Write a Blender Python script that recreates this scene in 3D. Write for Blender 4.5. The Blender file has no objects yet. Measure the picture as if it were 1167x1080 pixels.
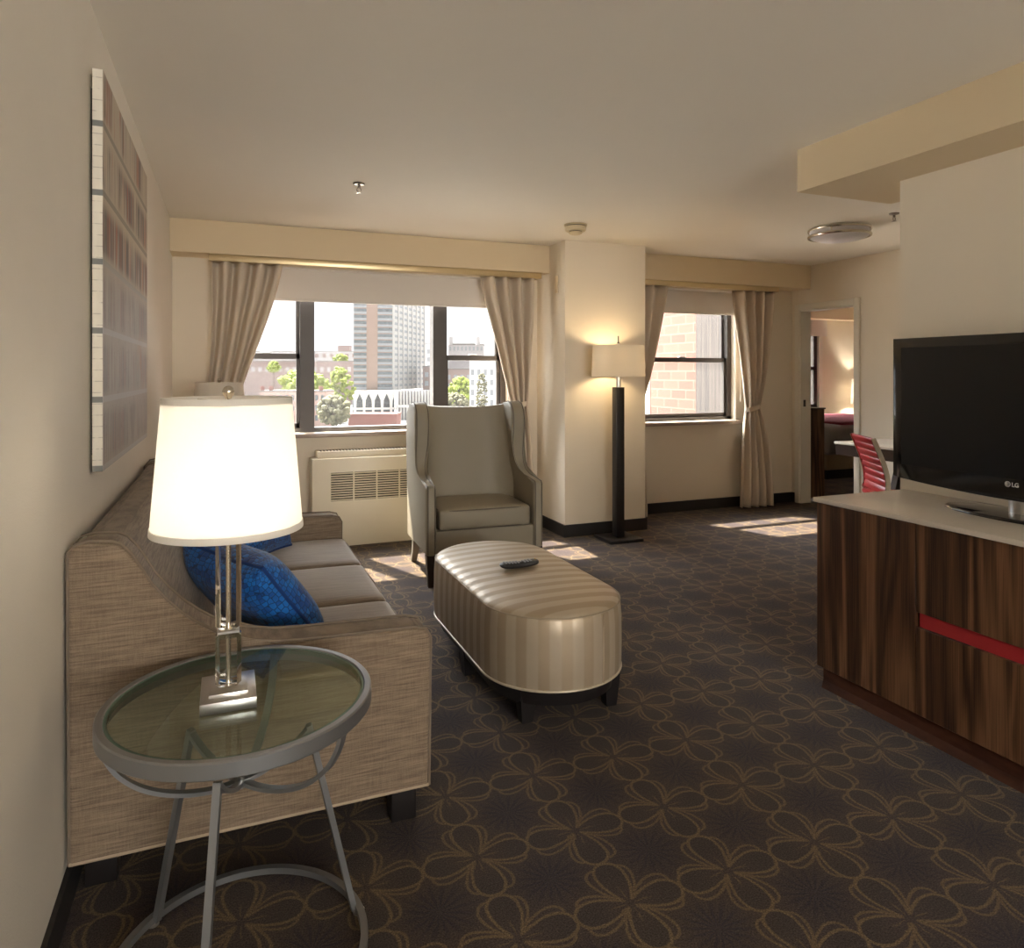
import bpy, bmesh, math, random
from mathutils import Vector, Matrix

random.seed(7)
R = math.radians
S = bpy.context.scene
C = S.collection
PI = math.pi

# ------------------------------------------------------------------ camera, world, sun, exposure
cam_d = bpy.data.cameras.new('camera')
cam = bpy.data.objects.new('camera', cam_d)
C.objects.link(cam)
cam.location = (0, 0, 1.343)
cam.rotation_euler = (R(90), 0, -math.atan(324.5 / 800.0))
cam_d.sensor_width = 36.0
cam_d.lens = 800.0 / 1167.0 * 36.0
cam_d.shift_y = -114.5 / 1167.0
cam_d.clip_start = 0.05
cam_d.clip_end = 3000
S.camera = cam

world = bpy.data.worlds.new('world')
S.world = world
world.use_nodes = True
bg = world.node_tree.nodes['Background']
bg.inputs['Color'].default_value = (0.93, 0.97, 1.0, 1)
# a pale sky that brightens towards the sun
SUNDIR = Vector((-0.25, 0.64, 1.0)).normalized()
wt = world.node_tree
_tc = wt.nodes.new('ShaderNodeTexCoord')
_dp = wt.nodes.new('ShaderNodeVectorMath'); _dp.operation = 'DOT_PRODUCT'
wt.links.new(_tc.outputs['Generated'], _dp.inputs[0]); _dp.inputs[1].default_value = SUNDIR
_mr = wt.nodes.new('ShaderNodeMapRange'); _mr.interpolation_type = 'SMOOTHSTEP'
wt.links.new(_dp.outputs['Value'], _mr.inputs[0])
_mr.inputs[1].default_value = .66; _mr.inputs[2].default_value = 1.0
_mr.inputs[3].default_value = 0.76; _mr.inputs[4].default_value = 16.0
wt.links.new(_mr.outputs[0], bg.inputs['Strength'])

sun_d = bpy.data.lights.new('sun', 'SUN')
sun = bpy.data.objects.new('sun', sun_d)
C.objects.link(sun)
sun.rotation_euler = Vector((0.25, -0.64, -1.0)).to_track_quat('-Z', 'Y').to_euler()
sun_d.energy = 15.5
sun_d.angle = R(0.8)
sun_d.color = (1.0, 0.9, 0.74)

S.view_settings.view_transform = 'Standard'
S.view_settings.look = 'None'
S.view_settings.exposure = 1.06
S.view_settings.gamma = 1.0
S.view_settings.use_curve_mapping = False
cy = S.cycles
cy.max_bounces = 14
cy.diffuse_bounces = 7
cy.glossy_bounces = 5
cy.transmission_bounces = 12
cy.transparent_max_bounces = 16
cy.sample_clamp_indirect = 6.0
cy.caustics_refractive = False
cy.use_denoising = True

WARM = (1.0, 0.80, 0.55)


# ------------------------------------------------------------------ node helpers
class V:
    """a float socket with arithmetic"""
    def __init__(s, t, k): s.t, s.k = t, k

    def _m(s, op, *a, clamp=False):
        n = s.t.nodes.new('ShaderNodeMath'); n.operation = op; n.use_clamp = clamp
        for i, x in enumerate((s,) + a):
            if isinstance(x, V): s.t.links.new(x.k, n.inputs[i])
            else: n.inputs[i].default_value = x
        return V(s.t, n.outputs[0])
    def __add__(s, o): return s._m('ADD', o)
    def __radd__(s, o): return s._m('ADD', o)
    def __sub__(s, o): return s._m('SUBTRACT', o)
    def __rsub__(s, o): return (s * -1.0) + o
    def __mul__(s, o): return s._m('MULTIPLY', o)
    def __rmul__(s, o): return s._m('MULTIPLY', o)
    def __truediv__(s, o): return s._m('DIVIDE', o)
    def abs(s): return s._m('ABSOLUTE')
    def frac(s): return s._m('FRACT')
    def floor(s): return s._m('FLOOR')
    def sqrt(s): return s._m('SQRT')
    def sin(s): return s._m('SINE')
    def cos(s): return s._m('COSINE')
    def max(s, o): return s._m('MAXIMUM', o)
    def min(s, o): return s._m('MINIMUM', o)
    def pow(s, o): return s._m('POWER', o)
    def atan2(s, o): return s._m('ARCTAN2', o)
    def step(s, a, b):
        n = s.t.nodes.new('ShaderNodeMapRange'); n.interpolation_type = 'SMOOTHSTEP'
        s.t.links.new(s.k, n.inputs[0])
        lo, hi, o0, o1 = (a, b, 0.0, 1.0) if a < b else (b, a, 1.0, 0.0)
        n.inputs[1].default_value = lo; n.inputs[2].default_value = hi
        n.inputs[3].default_value = o0; n.inputs[4].default_value = o1
        return V(s.t, n.outputs[0])


class MatB:
    def __init__(s, name):
        s.m = bpy.data.materials.new(name); s.m.use_nodes = True
        s.t = s.m.node_tree; s.n = s.t.nodes
        s.p = s.n['Principled BSDF']; s.out = s.n['Material Output']
        s._co = None
    def coords(s, kind='Object', scale=(1, 1, 1), loc=(0, 0, 0)):
        tc = s.n.new('ShaderNodeTexCoord')
        mp = s.n.new('ShaderNodeMapping')
        mp.inputs['Scale'].default_value = scale
        mp.inputs['Location'].default_value = loc
        s.t.links.new(tc.outputs[kind], mp.inputs['Vector'])
        return mp.outputs[0]
    def xyz(s, vec):
        n = s.n.new('ShaderNodeSeparateXYZ'); s.t.links.new(vec, n.inputs[0])
        return [V(s.t, o) for o in n.outputs]
    def comb(s, x, y, z):
        n = s.n.new('ShaderNodeCombineXYZ')
        for i, a in enumerate((x, y, z)):
            if isinstance(a, V): s.t.links.new(a.k, n.inputs[i])
            else: n.inputs[i].default_value = a
        return n.outputs[0]
    def noise(s, vec, scale=5, detail=4, rough=.55, dist=0):
        n = s.n.new('ShaderNodeTexNoise'); s.t.links.new(vec, n.inputs['Vector'])
        n.inputs['Scale'].default_value = scale; n.inputs['Detail'].default_value = detail
        n.inputs['Roughness'].default_value = rough; n.inputs['Distortion'].default_value = dist
        return V(s.t, n.outputs['Fac'])
    def mix(s, fac, a, b):
        n = s.n.new('ShaderNodeMix'); n.data_type = 'RGBA'
        for sock, x in ((n.inputs[0], fac), (n.inputs[6], a), (n.inputs[7], b)):
            if isinstance(x, V): s.t.links.new(x.k, sock)
            elif hasattr(x, 'is_output'): s.t.links.new(x, sock)
            elif isinstance(x, (tuple, list)): sock.default_value = (*x[:3], 1)
            else: sock.default_value = x
        return n.outputs[2]
    def ramp(s, fac, stops):
        n = s.n.new('ShaderNodeValToRGB'); s.t.links.new(fac.k, n.inputs[0])
        e = n.color_ramp.elements
        while len(e) < len(stops): e.new(.5)
        for i, (p, c) in enumerate(stops):
            e[i].position = p; e[i].color = (*c, 1)
        return n.outputs[0]
    def col(s, c):
        if isinstance(c, (tuple, list)): s.p.inputs['Base Color'].default_value = (*c, 1)
        else: s.t.links.new(c, s.p.inputs['Base Color'])
        return s
    def set(s, **k):
        for a, b in k.items():
            i = s.p.inputs[a.replace('_', ' ')]
            if isinstance(b, V): s.t.links.new(b.k, i)
            else: i.default_value = b
        return s
    def bump(s, h, strength=.3, dist=.002):
        n = s.n.new('ShaderNodeBump'); s.t.links.new(h.k, n.inputs['Height'])
        n.inputs['Strength'].default_value = strength; n.inputs['Distance'].default_value = dist
        s.t.links.new(n.outputs[0], s.p.inputs['Normal'])
        return s


def plain(name, c, rough=.6, metal=0., var=.06, scale=12, bump=0, bscale=200, spec=.5, coat=0):
    b = MatB(name)
    vec = b.coords()
    f = b.noise(vec, scale, 3)
    b.col(b.mix(f, tuple(x * (1 - var) for x in c), tuple(min(1, x * (1 + var)) for x in c)))
    b.set(Roughness=rough, Metallic=metal)
    b.p.inputs['Specular IOR Level'].default_value = spec
    if coat: b.p.inputs['Coat Weight'].default_value = coat; b.p.inputs['Coat Roughness'].default_value = .08
    if bump: b.bump(b.noise(vec, bscale, 3), bump, .002)
    return b.m


M = {}
M['wall'] = plain('wall_paint', (.74, .665, .55), .75, var=.02, scale=3, bump=.12, bscale=160, spec=.25)
M['wall_l'] = plain('wall_vinyl', (.72, .68, .61), .6, var=.025, scale=6, bump=.5, bscale=260, spec=.3)
M['beam'] = plain('beam_paint', (.70, .58, .40), .7, var=.02, scale=3, bump=.1, spec=.3)
M['ceil'] = plain('ceiling_paint', (.82, .775, .70), .85, var=.015, scale=3, bump=.15, bscale=120, spec=.2)
M['trimw'] = plain('white_trim', (.74, .70, .61), .45, var=.02)
M['base'] = plain('vinyl_base', (.017, .015, .015), .5, var=.2)
M['bronze'] = plain('bronze_frame', (.075, .066, .062), .45, metal=.3, var=.1)
M['sillm'] = plain('sill_stone', (.34, .26, .21), .3, var=.15, scale=25)
M['rail'] = plain('gilded_rail', (.62, .5, .30), .32, metal=.75, var=.05)
M['shadef'] = plain('blind_cloth', (.72, .68, .64), .9, var=.02)
M['steel'] = plain('brushed_steel', (.62, .61, .60), .3, metal=1, var=.04)
M['nickel'] = plain('nickel', (.70, .66, .58), .22, metal=1, var=.03)
M['oldnickel'] = plain('aged_nickel', (.22, .19, .16), .35, metal=.8)
M['silver'] = plain('silver_paint', (.30, .31, .32), .36, metal=.8, var=.04, spec=.6)
M['black'] = plain('black_wood', (.012, .010, .010), .35, var=.2)
M['espresso'] = plain('espresso_wood', (.035, .018, .012), .35, var=.25, scale=30)
M['gloss'] = plain('gloss_black', (.008, .0075, .007), .12, var=.05, coat=.6)
M['screen'] = plain('screen_black', (.008, .008, .008), .28, var=.05, spec=.45)
M['rubber'] = plain('black_plastic', (.012, .012, .013), .4, var=.1)
M['keys'] = plain('grey_keys', (.32, .34, .37), .5, var=.1)
M['counter'] = plain('quartz_top', (.70, .65, .575), .22, var=.04, scale=60, spec=.5)
M['red'] = plain('red_lacquer', (.36, .025, .03), .35, var=.05)
M['redl'] = plain('red_leather', (.46, .03, .035), .38, var=.08, bump=.1)
M['hvac'] = plain('hvac_enamel', (.75, .68, .54), .4, var=.02)
M['dark'] = plain('dark_void', (.02, .018, .016), .8)
M['shade_off'] = plain('linen_shade_unlit', (.62, .56, .47), .9, var=.04, scale=80)
M['plastic'] = plain('ivory_plastic', (.60, .50, .32), .45, var=.02)
M['dome'] = plain('frosted_dome', (.60, .58, .62), .3, var=.02)
M['silverdot'] = plain('logo_silver', (.5, .5, .5), .4, var=.02)
M['white'] = plain('white_sheet', (.72, .70, .66), .8, var=.02)
M['redcloth'] = plain('red_blanket', (.20, .02, .035), .9, var=.1, bump=.2)
M['greycloth'] = plain('grey_blanket', (.27, .235, .22), .9, var=.1, bump=.2)
M['bedbase'] = plain('tan_bed_base', (.30, .21, .13), .6, var=.1)


def fabric(name, c1, c2, sc=1.0, streak=(9, 9, 240), bump=.25, sheen=.15):
    b = MatB(name)
    f1 = b.noise(b.coords(scale=tuple(x * sc for x in streak)), 1.0, 3, .6)
    f2 = b.noise(b.coords(scale=(260 * sc, 260 * sc, 20 * sc)), 1.0, 2, .6)
    f3 = b.noise(b.coords(), 420 * sc, 1)
    f = f1 * .62 + f2 * .18 + f3 * .20
    b.col(b.mix(f.step(.36, .64), c1, c2)).set(Roughness=.9)
    b.p.inputs['Specular IOR Level'].default_value = .25
    b.p.inputs['Sheen Weight'].default_value = sheen
    b.bump(f, bump, .0015)
    return b.m


M['sofa'] = fabric('sofa_linen', (.136, .098, .068), (.265, .202, .143))
M['sofat'] = fabric('sofa_linen_crosswise', (.136, .098, .068), (.265, .202, .143), streak=(9, 240, 9), sheen=.6)
M['piping'] = plain('piping_cord', (.175, .135, .10), .85, var=.1, scale=90)
M['pipel'] = plain('piping_light', (.36, .28, .20), .8, var=.1, scale=90)
M['chair'] = plain('armchair_leather', (.27, .235, .175), .5, var=.04, scale=8, bump=.18, bscale=420, spec=.4)
M['chairp'] = plain('armchair_piping', (.12, .10, .075), .6, var=.1)


def curtain_mat():
    b = MatB('curtain_cloth')
    f = b.noise(b.coords(scale=(400, 400, 160)), 1, 2)
    col = b.mix(f, (.62, .53, .43), (.71, .62, .51))
    b.col(col).set(Roughness=.85)
    b.p.inputs['Specular IOR Level'].default_value = .2
    tr = b.n.new('ShaderNodeBsdfTranslucent'); tr.inputs[0].default_value = (.55, .46, .34, 1)
    mx = b.n.new('ShaderNodeMixShader'); mx.inputs[0].default_value = .10
    b.t.links.new(b.p.outputs[0], mx.inputs[1]); b.t.links.new(tr.outputs[0], mx.inputs[2])
    b.t.links.new(mx.outputs[0], b.out.inputs[0])
    b.bump(f, .1, .001)
    return b.m
M['curtain'] = curtain_mat()


def shade_mat(name, trans, col=(.93, .91, .87)):
    b = MatB(name)
    f = b.noise(b.coords(scale=(260, 260, 320)), 1, 2)
    c = b.mix(f, tuple(x * .95 for x in col), col)
    b.col(c).set(Roughness=.9)
    b.p.inputs['Specular IOR Level'].default_value = .1
    tr = b.n.new('ShaderNodeBsdfTranslucent'); b.t.links.new(c, tr.inputs[0])
    mx = b.n.new('ShaderNodeMixShader'); mx.inputs[0].default_value = trans
    b.t.links.new(b.p.outputs[0], mx.inputs[1]); b.t.links.new(tr.outputs[0], mx.inputs[2])
    b.t.links.new(mx.outputs[0], b.out.inputs[0])
    return b.m
M['shade'] = shade_mat('linen_shade', .45)
M['shade2'] = shade_mat('parchment_shade', .22, (.80, .75, .66))


def emit(name, col, st):
    b = MatB(name)
    b.col((.9, .9, .9))
    b.p.inputs['Emission Color'].default_value = (*col, 1)
    b.p.inputs['Emission Strength'].default_value = st
    return b.m


def window_glass():
    b = MatB('window_glass')
    b.n.remove(b.p)
    tr = b.n.new('ShaderNodeBsdfTransparent'); tr.inputs[0].default_value = (.985, .985, .985, 1)
    tl = b.n.new('ShaderNodeBsdfTranslucent')
    f = b.noise(b.coords(), 6, 4)
    m0 = b.n.new('ShaderNodeMixShader')
    b.t.links.new((f * .006 + .004).k, m0.inputs[0])
    tl.inputs[0].default_value = (.9, .9, .9, 1)
    b.t.links.new(tr.outputs[0], m0.inputs[1]); b.t.links.new(tl.outputs[0], m0.inputs[2])
    gl = b.n.new('ShaderNodeBsdfGlossy'); gl.inputs['Roughness'].default_value = .02
    m1 = b.n.new('ShaderNodeMixShader'); m1.inputs[0].default_value = .003
    b.t.links.new(m0.outputs[0], m1.inputs[1]); b.t.links.new(gl.outputs[0], m1.inputs[2])
    b.t.links.new(m1.outputs[0], b.out.inputs[0])
    return b.m
M['wglass'] = window_glass()


def table_glass():
    b = MatB('table_glass'); b.n.remove(b.p)
    tr = b.n.new('ShaderNodeBsdfTransparent'); tr.inputs[0].default_value = (.80, .86, .80, 1)
    gl = b.n.new('ShaderNodeBsdfGlossy'); gl.inputs['Roughness'].default_value = .03
    gl.inputs[0].default_value = (.85, .95, .9, 1)
    fr = b.n.new('ShaderNodeFresnel'); fr.inputs[0].default_value = 1.45
    m = b.n.new('ShaderNodeMixShader'); b.t.links.new(fr.outputs[0], m.inputs[0])
    b.t.links.new(tr.outputs[0], m.inputs[1]); b.t.links.new(gl.outputs[0], m.inputs[2])
    b.t.links.new(m.outputs[0], b.out.inputs[0])
    return b.m
M['tglass'] = table_glass()
M['tedge'] = plain('glass_edge', (.16, .26, .22), .15, var=.1, spec=.8)


def crystal():
    b = MatB('crystal'); b.n.remove(b.p)
    g = b.n.new('ShaderNodeBsdfGlass'); g.inputs['IOR'].default_value = 1.5
    g.inputs['Roughness'].default_value = 0.0
    g.inputs[0].default_value = (.97, .96, .93, 1)
    b.t.links.new(g.outputs[0], b.out.inputs[0])
    return b.m
M['crystal'] = crystal()


def carpet():
    b = MatB('patterned_carpet')
    vec = b.coords()
    wob = b.noise(vec, 45, 2)
    x, y, z = b.xyz(vec)
    w = (wob - .5) * .006
    px = (x + w - .948) / .306
    py = (y - w - 1.842) / .304
    fx = (px + .5).frac() - .5
    fy = (py + .5).frac() - .5

    def petal(rot, Rr, bb, wid):
        ca, sa = math.cos(R(rot)), math.sin(R(rot))
        X = (fx * ca + fy * sa).abs(); Y = (fy * ca - fx * sa).abs()
        u = X.max(Y); v = X.min(Y)
        a = Rr / 2
        bw = (u / Rr) * (bb * .75) + bb * .45
        e = (((u - a) / a).pow(2) + (v / bw).pow(2)).sqrt()
        g = (((u - a) / (a * a)).pow(2) + (v / (bw * bw)).pow(2)).sqrt().max(.5)
        line = ((e - 1.0).abs() * e / g).step(wid, wid * .3)
        return e, line
    e0, l0 = petal(0, .495, .150, .021)
    e1, l1 = petal(19, .47, .115, .019)
    e2, l2 = petal(-17, .45, .11, .019)
    outside = e0.step(.9, 1.0)
    lines = l0.max(l1 * outside * .85).max(l2 * outside * .85)
    r = (fx * fx + fy * fy).sqrt()
    lines = lines * r.step(.03, .06)
    fth = fy.atan2(fx)
    spokes = (fth * 12.0 + (wob - .5) * 4.0).cos().step(.55, .95) * r.step(.03, .06) * r.step(.23, .12)
    lines = lines.max(spokes * .6)
    # dark star between the flowers
    qx = px.frac() - .5; qy = py.frac() - .5
    qr = (qx * qx + qy * qy).sqrt()
    th = qy.atan2(qx)
    star = (th * 16.0 + (wob - .5) * 6.0).cos().step(-.1, .8) * qr.step(.42, .12) * qr.step(.0, .04)
    core = qr.step(.40, .05) * .45
    star = (star * .8 + core) * (lines * -1.0 + 1.0) * e0.step(.85, 1.05)
    fill = e0.step(1.0, .9) * r.step(.10, .38)
    big = b.noise(vec, 1.3, 2)
    tuft = b.noise(b.coords(scale=(420, 260, 1)), 1, 1)
    grain = b.noise(vec, 230, 2, .7)
    ground = b.mix(big.step(.35, .65), (.062, .044, .034), (.057, .042, .039))
    c1 = b.mix(fill * .6, ground, (.045, .036, .032))
    c2 = b.mix(star * .75, c1, (.030, .024, .031))
    c3 = b.mix(lines * .78, c2, (.158, .112, .058))
    g = ((grain - .5) * 2.6 + (tuft - .5) * 1.6 + 1.0).max(.2)
    n = b.n.new('ShaderNodeVectorMath'); n.operation = 'SCALE'
    b.t.links.new(c3, n.inputs[0]); b.t.links.new(g.k, n.inputs[3])
    b.col(n.outputs[0]).set(Roughness=.95)
    b.p.inputs['Specular IOR Level'].default_value = .1
    b.p.inputs['Sheen Weight'].default_value = .08
    b.bump(grain + tuft, .5, .003)
    return b.m
M['carpet'] = carpet()


def walnut(name, c0, c1, c2, ax=(7, 7, .55)):
    b = MatB(name)
    vec = b.coords(scale=ax)
    big = b.noise(vec, 1.1, 2, .5, .6)
    x, y, z = b.xyz(vec)
    rings = (big * 30.0 + (x + y) * .4).sin() * .5 + .5
    fine = b.noise(b.coords(scale=(ax[0] * 34, ax[1] * 34, ax[2] * 6)), 1, 3, .6)
    f = rings * .38 + fine * .62
    b.col(b.ramp(f, [(.27, c0), (.5, c1), (.74, c2)])).set(Roughness=.38)
    b.p.inputs['Specular IOR Level'].default_value = .4
    b.bump(fine, .08, .001)
    return b.m
M['walnut'] = walnut('walnut_veneer', (.030, .012, .006), (.092, .041, .019), (.19, .095, .046))
M['plinth'] = walnut('walnut_plinth', (.030, .010, .005), (.055, .018, .009), (.075, .027, .014), (.6, .6, 9))


def blue_scales():
    b = MatB('blue_scale_cloth')
    vec = b.coords('UV', scale=(1, 1, 1))
    n = b.n.new('ShaderNodeTexVoronoi'); n.feature = 'DISTANCE_TO_EDGE'
    n.inputs['Scale'].default_value = 26; n.inputs['Randomness'].default_value = .5
    b.t.links.new(vec, n.inputs['Vector'])
    d = V(b.t, n.outputs['Distance'])
    n2 = b.n.new('ShaderNodeTexVoronoi'); n2.inputs['Scale'].default_value = 26; n2.inputs['Randomness'].default_value = .5
    b.t.links.new(vec, n2.inputs['Vector'])
    cr = V(b.t, n2.outputs['Color'])
    big = b.noise(vec, 5, 3)
    c = b.mix((cr * .45 + big * .6).step(.28, .7), (.002, .045, .21), (.004, .145, .50))
    b.col(b.mix(d.step(.02, .10), (.001, .02, .095), c)).set(Roughness=.55)
    b.p.inputs['Sheen Weight'].default_value = .1
    b.bump(d.step(0, .2), .3, .003)
    return b.m
M['blue'] = blue_scales()
M['bluep'] = plain('blue_seam', (.002, .03, .15), .7, var=.1)


def ottoman_mat():
    b = MatB('champagne_stripe_leather')
    u, v, _ = b.xyz(b.coords('UV'))
    st = (u * (2 * PI / .088)).cos()
    f = st.step(-.35, .35)
    nz = b.noise(b.coords(), 9, 3)
    ca = b.mix(nz, (.355, .28, .19), (.395, .315, .22))
    cb = b.mix(nz, (.44, .365, .27), (.48, .405, .305))
    b.col(b.mix(f, ca, cb))
    b.set(Roughness=(f * -.13 + .50), Metallic=.35)
    b.bump(b.noise(b.coords(), 45, 3) * .7 + b.noise(b.coords(), 6, 2), .12, .004)
    return b.m
M['ottoman'] = ottoman_mat()


def brick_mat(name, c1, c2, mortar, scale, axes, kind='Object'):
    b = MatB(name)
    x, y, z = b.xyz(b.coords(kind))
    d = dict(x=x, y=y, z=z)
    vec = b.comb(d[axes[0]], d[axes[1]], 0.0)
    n = b.n.new('ShaderNodeTexBrick')
    b.t.links.new(vec, n.inputs['Vector'])
    n.inputs['Color1'].default_value = (*c1, 1); n.inputs['Color2'].default_value = (*c2, 1)
    n.inputs['Mortar'].default_value = (*mortar, 1)
    n.inputs['Scale'].default_value = scale
    n.inputs['Mortar Size'].default_value = .02
    n.inputs['Brick Width'].default_value = .66; n.inputs['Row Height'].default_value = .25
    b.col(n.outputs[0]).set(Roughness=.85)
    return b.m
M['brick'] = brick_mat('red_brick', (.14, .043, .029), (.175, .062, .042), (.16, .09, .066), 2.0, 'yz')


def streaked():
    b = MatB('weathered_panel')
    f = b.noise(b.coords(scale=(30, 30, .7)), 1, 4, .7)
    b.col(b.mix(f.step(.35, .65), (.014, .010, .009), (.05, .037, .031))).set(Roughness=.6)
    return b.m
M['streak'] = streaked()


def canvas_side():
    b = MatB('canvas_side')
    x, y, z = b.xyz(b.coords())
    k = ((z - 1.055) / .2025)
    band = (k.frac() - .04).abs().step(.055, .04)
    row = ((z / .033).frac() - .5).abs().step(.44, .48)
    nz = b.noise(b.coords(scale=(60, 60, 40)), 1, 4)
    c = b.mix(row * nz.step(.35, .6) * .5, b.mix(nz, (.80, .76, .66), (.70, .66, .57)), (.25, .22, .2))
    b.col(b.mix(band * .9, c, (.13, .14, .14))).set(Roughness=.6)
    return b.m


def canvas_front():
    b = MatB('canvas_front')
    vec = b.coords()
    x, y, z = b.xyz(vec)
    k = ((z - 1.055) / .2025)
    rowi = k.floor()
    fr = k.frac()
    band = (fr - .04).abs().step(.06, .045)
    streak = b.noise(b.comb(y * 38.0, rowi * 3.7, z * 1.6), 1, 4, .65)
    patch = b.noise(b.comb(y * 4.0, rowi * 5.3, z * 1.3), 1, 2)
    mid = fr.step(.05, .25) * fr.step(.98, .72)
    hue = b.noise(b.comb(y * 21.0, rowi * 9.1, 0.0), 1, 2)
    low = z.step(1.75, 1.60)
    basec = b.mix(b.noise(vec, 7, 4), (.40, .34, .27), (.52, .45, .36))
    basec = b.mix(low * .7, basec, b.mix(b.noise(vec, 14, 4), (.27, .25, .26), (.42, .39, .37)))
    ink = b.ramp(hue, [(.36, (.34, .10, .07)), (.46, (.05, .04, .04)), (.55, (.12, .11, .12)), (.64, (.36, .15, .09))])
    m = (patch * .6 + streak * .6).step(.53, .65) * mid
    c = b.mix(m * (low * -.5 + .93), basec, ink)
    speck = b.noise(b.coords(scale=(40, 40, 40)), 1, 5, .8).step(.58, .7) * low
    c = b.mix(speck * .75, c, (.10, .07, .055))
    rust = b.noise(vec, 5, 3).step(.55, .7) * low * y.step(2.9, 3.5)
    c = b.mix(rust * .6, c, (.38, .17, .06))
    c = b.mix(band * .8, c, b.mix(low, (.22, .20, .17), (.45, .45, .45)))
    b.col(c).set(Roughness=.5)
    b.p.inputs['Specular IOR Level'].default_value = .3
    b.bump(streak * .6 + b.noise(vec, 60, 3) * .5, .25, .003)
    return b.m
M['cside'] = canvas_side()
M['cfront'] = canvas_front()


# ------------------------------------------------------------------ mesh helpers
class MB:
    def __init__(s): s.b = bmesh.new()

    def box(s, x0, x1, y0, y1, z0, z1, bev=0, seg=2):
        r = bmesh.ops.create_cube(s.b, size=1)
        vs = r['verts']
        for v in vs:
            v.co = Vector((x0 + (v.co.x + .5) * (x1 - x0), y0 + (v.co.y + .5) * (y1 - y0), z0 + (v.co.z + .5) * (z1 - z0)))
        if bev:
            es = list({e for v in vs for e in v.link_edges})
            bmesh.ops.bevel(s.b, geom=es, offset=bev, segments=seg, affect='EDGES', profile=.5)
        return s

    def obox(s, c, sz, rot, bev=0, seg=2):
        r = bmesh.ops.create_cube(s.b, size=1)
        vs = r['verts']
        m = Matrix.Translation(c) @ rot.to_matrix().to_4x4() if hasattr(rot, 'to_matrix') else Matrix.Translation(c) @ rot
        for v in vs: v.co = Vector((v.co.x * sz[0], v.co.y * sz[1], v.co.z * sz[2]))
        if bev:
            es = list({e for v in vs for e in v.link_edges})
            g = bmesh.ops.bevel(s.b, geom=es, offset=bev, segments=seg, affect='EDGES', profile=.5)
            vs = list({v for f in g['faces'] for v in f.verts} | {v for v in vs if v.is_valid})
        bmesh.ops.transform(s.b, matrix=m, verts=vs)
        return s

    def loop_solid(s, rings, closed=True, cap=True):
        """rings: list of lists of points; joined into a skin"""
        vr = [[s.b.verts.new(p) for p in ring] for ring in rings]
        n = len(vr[0])
        for a, b2 in zip(vr, vr[1:]):
            for i in range(n if closed else n - 1):
                j = (i + 1) % n
                try: s.b.faces.new((a[i], a[j], b2[j], b2[i]))
                except ValueError: pass
        if cap and closed:
            for ring, fl in ((vr[0], True), (vr[-1], False)):
                try: s.b.faces.new(list(reversed(ring)) if fl else ring)
                except ValueError: pass
        return vr

    def lathe(s, prof, c=(0, 0), seg=40, cap=True):
        rings = [[Vector((c[0] + r * math.cos(2 * PI * i / seg), c[1] + r * math.sin(2 * PI * i / seg), z)) for i in range(seg)] for r, z in prof]
        s.loop_solid(rings, True, cap); return s

    def tube(s, pts, r, seg=8, closed=False):
        pts = [Vector(p) for p in pts]
        n = len(pts); rings = []
        up = Vector((0, 0, 1))
        prev = None
        for i, p in enumerate(pts):
            if closed: t = pts[(i + 1) % n] - pts[i - 1]
            else: t = pts[min(i + 1, n - 1)] - pts[max(i - 1, 0)]
            t.normalize()
            if prev is None:
                a = up if abs(t.z) < .9 else Vector((1, 0, 0))
                u = t.cross(a).normalized()
            else:
                u = (prev - t * prev.dot(t)).normalized()
            prev = u
            w = t.cross(u)
            rr = r[i] if isinstance(r, (list, tuple)) else r
            rings.append([p + (u * math.cos(2 * PI * k / seg) + w * math.sin(2 * PI * k / seg)) * rr for k in range(seg)])
        if closed:
            rings.append(rings[0])
            vr = [[s.b.verts.new(q) for q in ring] for ring in rings[:-1]]
            vr.append(vr[0])
            for a, b2 in zip(vr, vr[1:]):
                for k in range(seg):
                    j = (k + 1) % seg
                    s.b.faces.new((a[k], a[j], b2[j], b2[k]))
        else:
            s.loop_solid(rings, True, True)
        return s

    def bar(s, pts, w, h, side):
        """rectangular bar swept along pts; side = constant lateral direction (w along it)"""
        pts = [Vector(p) for p in pts]; n = len(pts); rings = []
        sd = Vector(side).normalized()
        for i, p in enumerate(pts):
            t = (pts[min(i + 1, n - 1)] - pts[max(i - 1, 0)]).normalized()
            u = t.cross(sd).normalized()
            rings.append([p + sd * a * w / 2 + u * b2 * h / 2 for a, b2 in ((-1, -1), (1, -1), (1, 1), (-1, 1))])
        s.loop_solid(rings); return s

    def prism(s, poly, axis, a0, a1, bev=0, seg=2):
        """poly of 2-d points extruded along axis ('x','y','z')"""
        def P(p, t):
            if axis == 'y': return Vector((p[0], t, p[1]))
            if axis == 'x': return Vector((t, p[0], p[1]))
            return Vector((p[0], p[1], t))
        va = [s.b.verts.new(P(p, a0)) for p in poly]
        vb = [s.b.verts.new(P(p, a1)) for p in poly]
        n = len(poly)
        f1 = s.b.faces.new(va); f2 = s.b.faces.new(list(reversed(vb)))
        for i in range(n):
            j = (i + 1) % n
            s.b.faces.new((va[i], vb[i], vb[j], va[j]))
        if bev:
            es = list(set(f1.edges) | set(f2.edges))
            bmesh.ops.bevel(s.b, geom=es, offset=bev, segments=seg, affect='EDGES', profile=.5)
        return s

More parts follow.
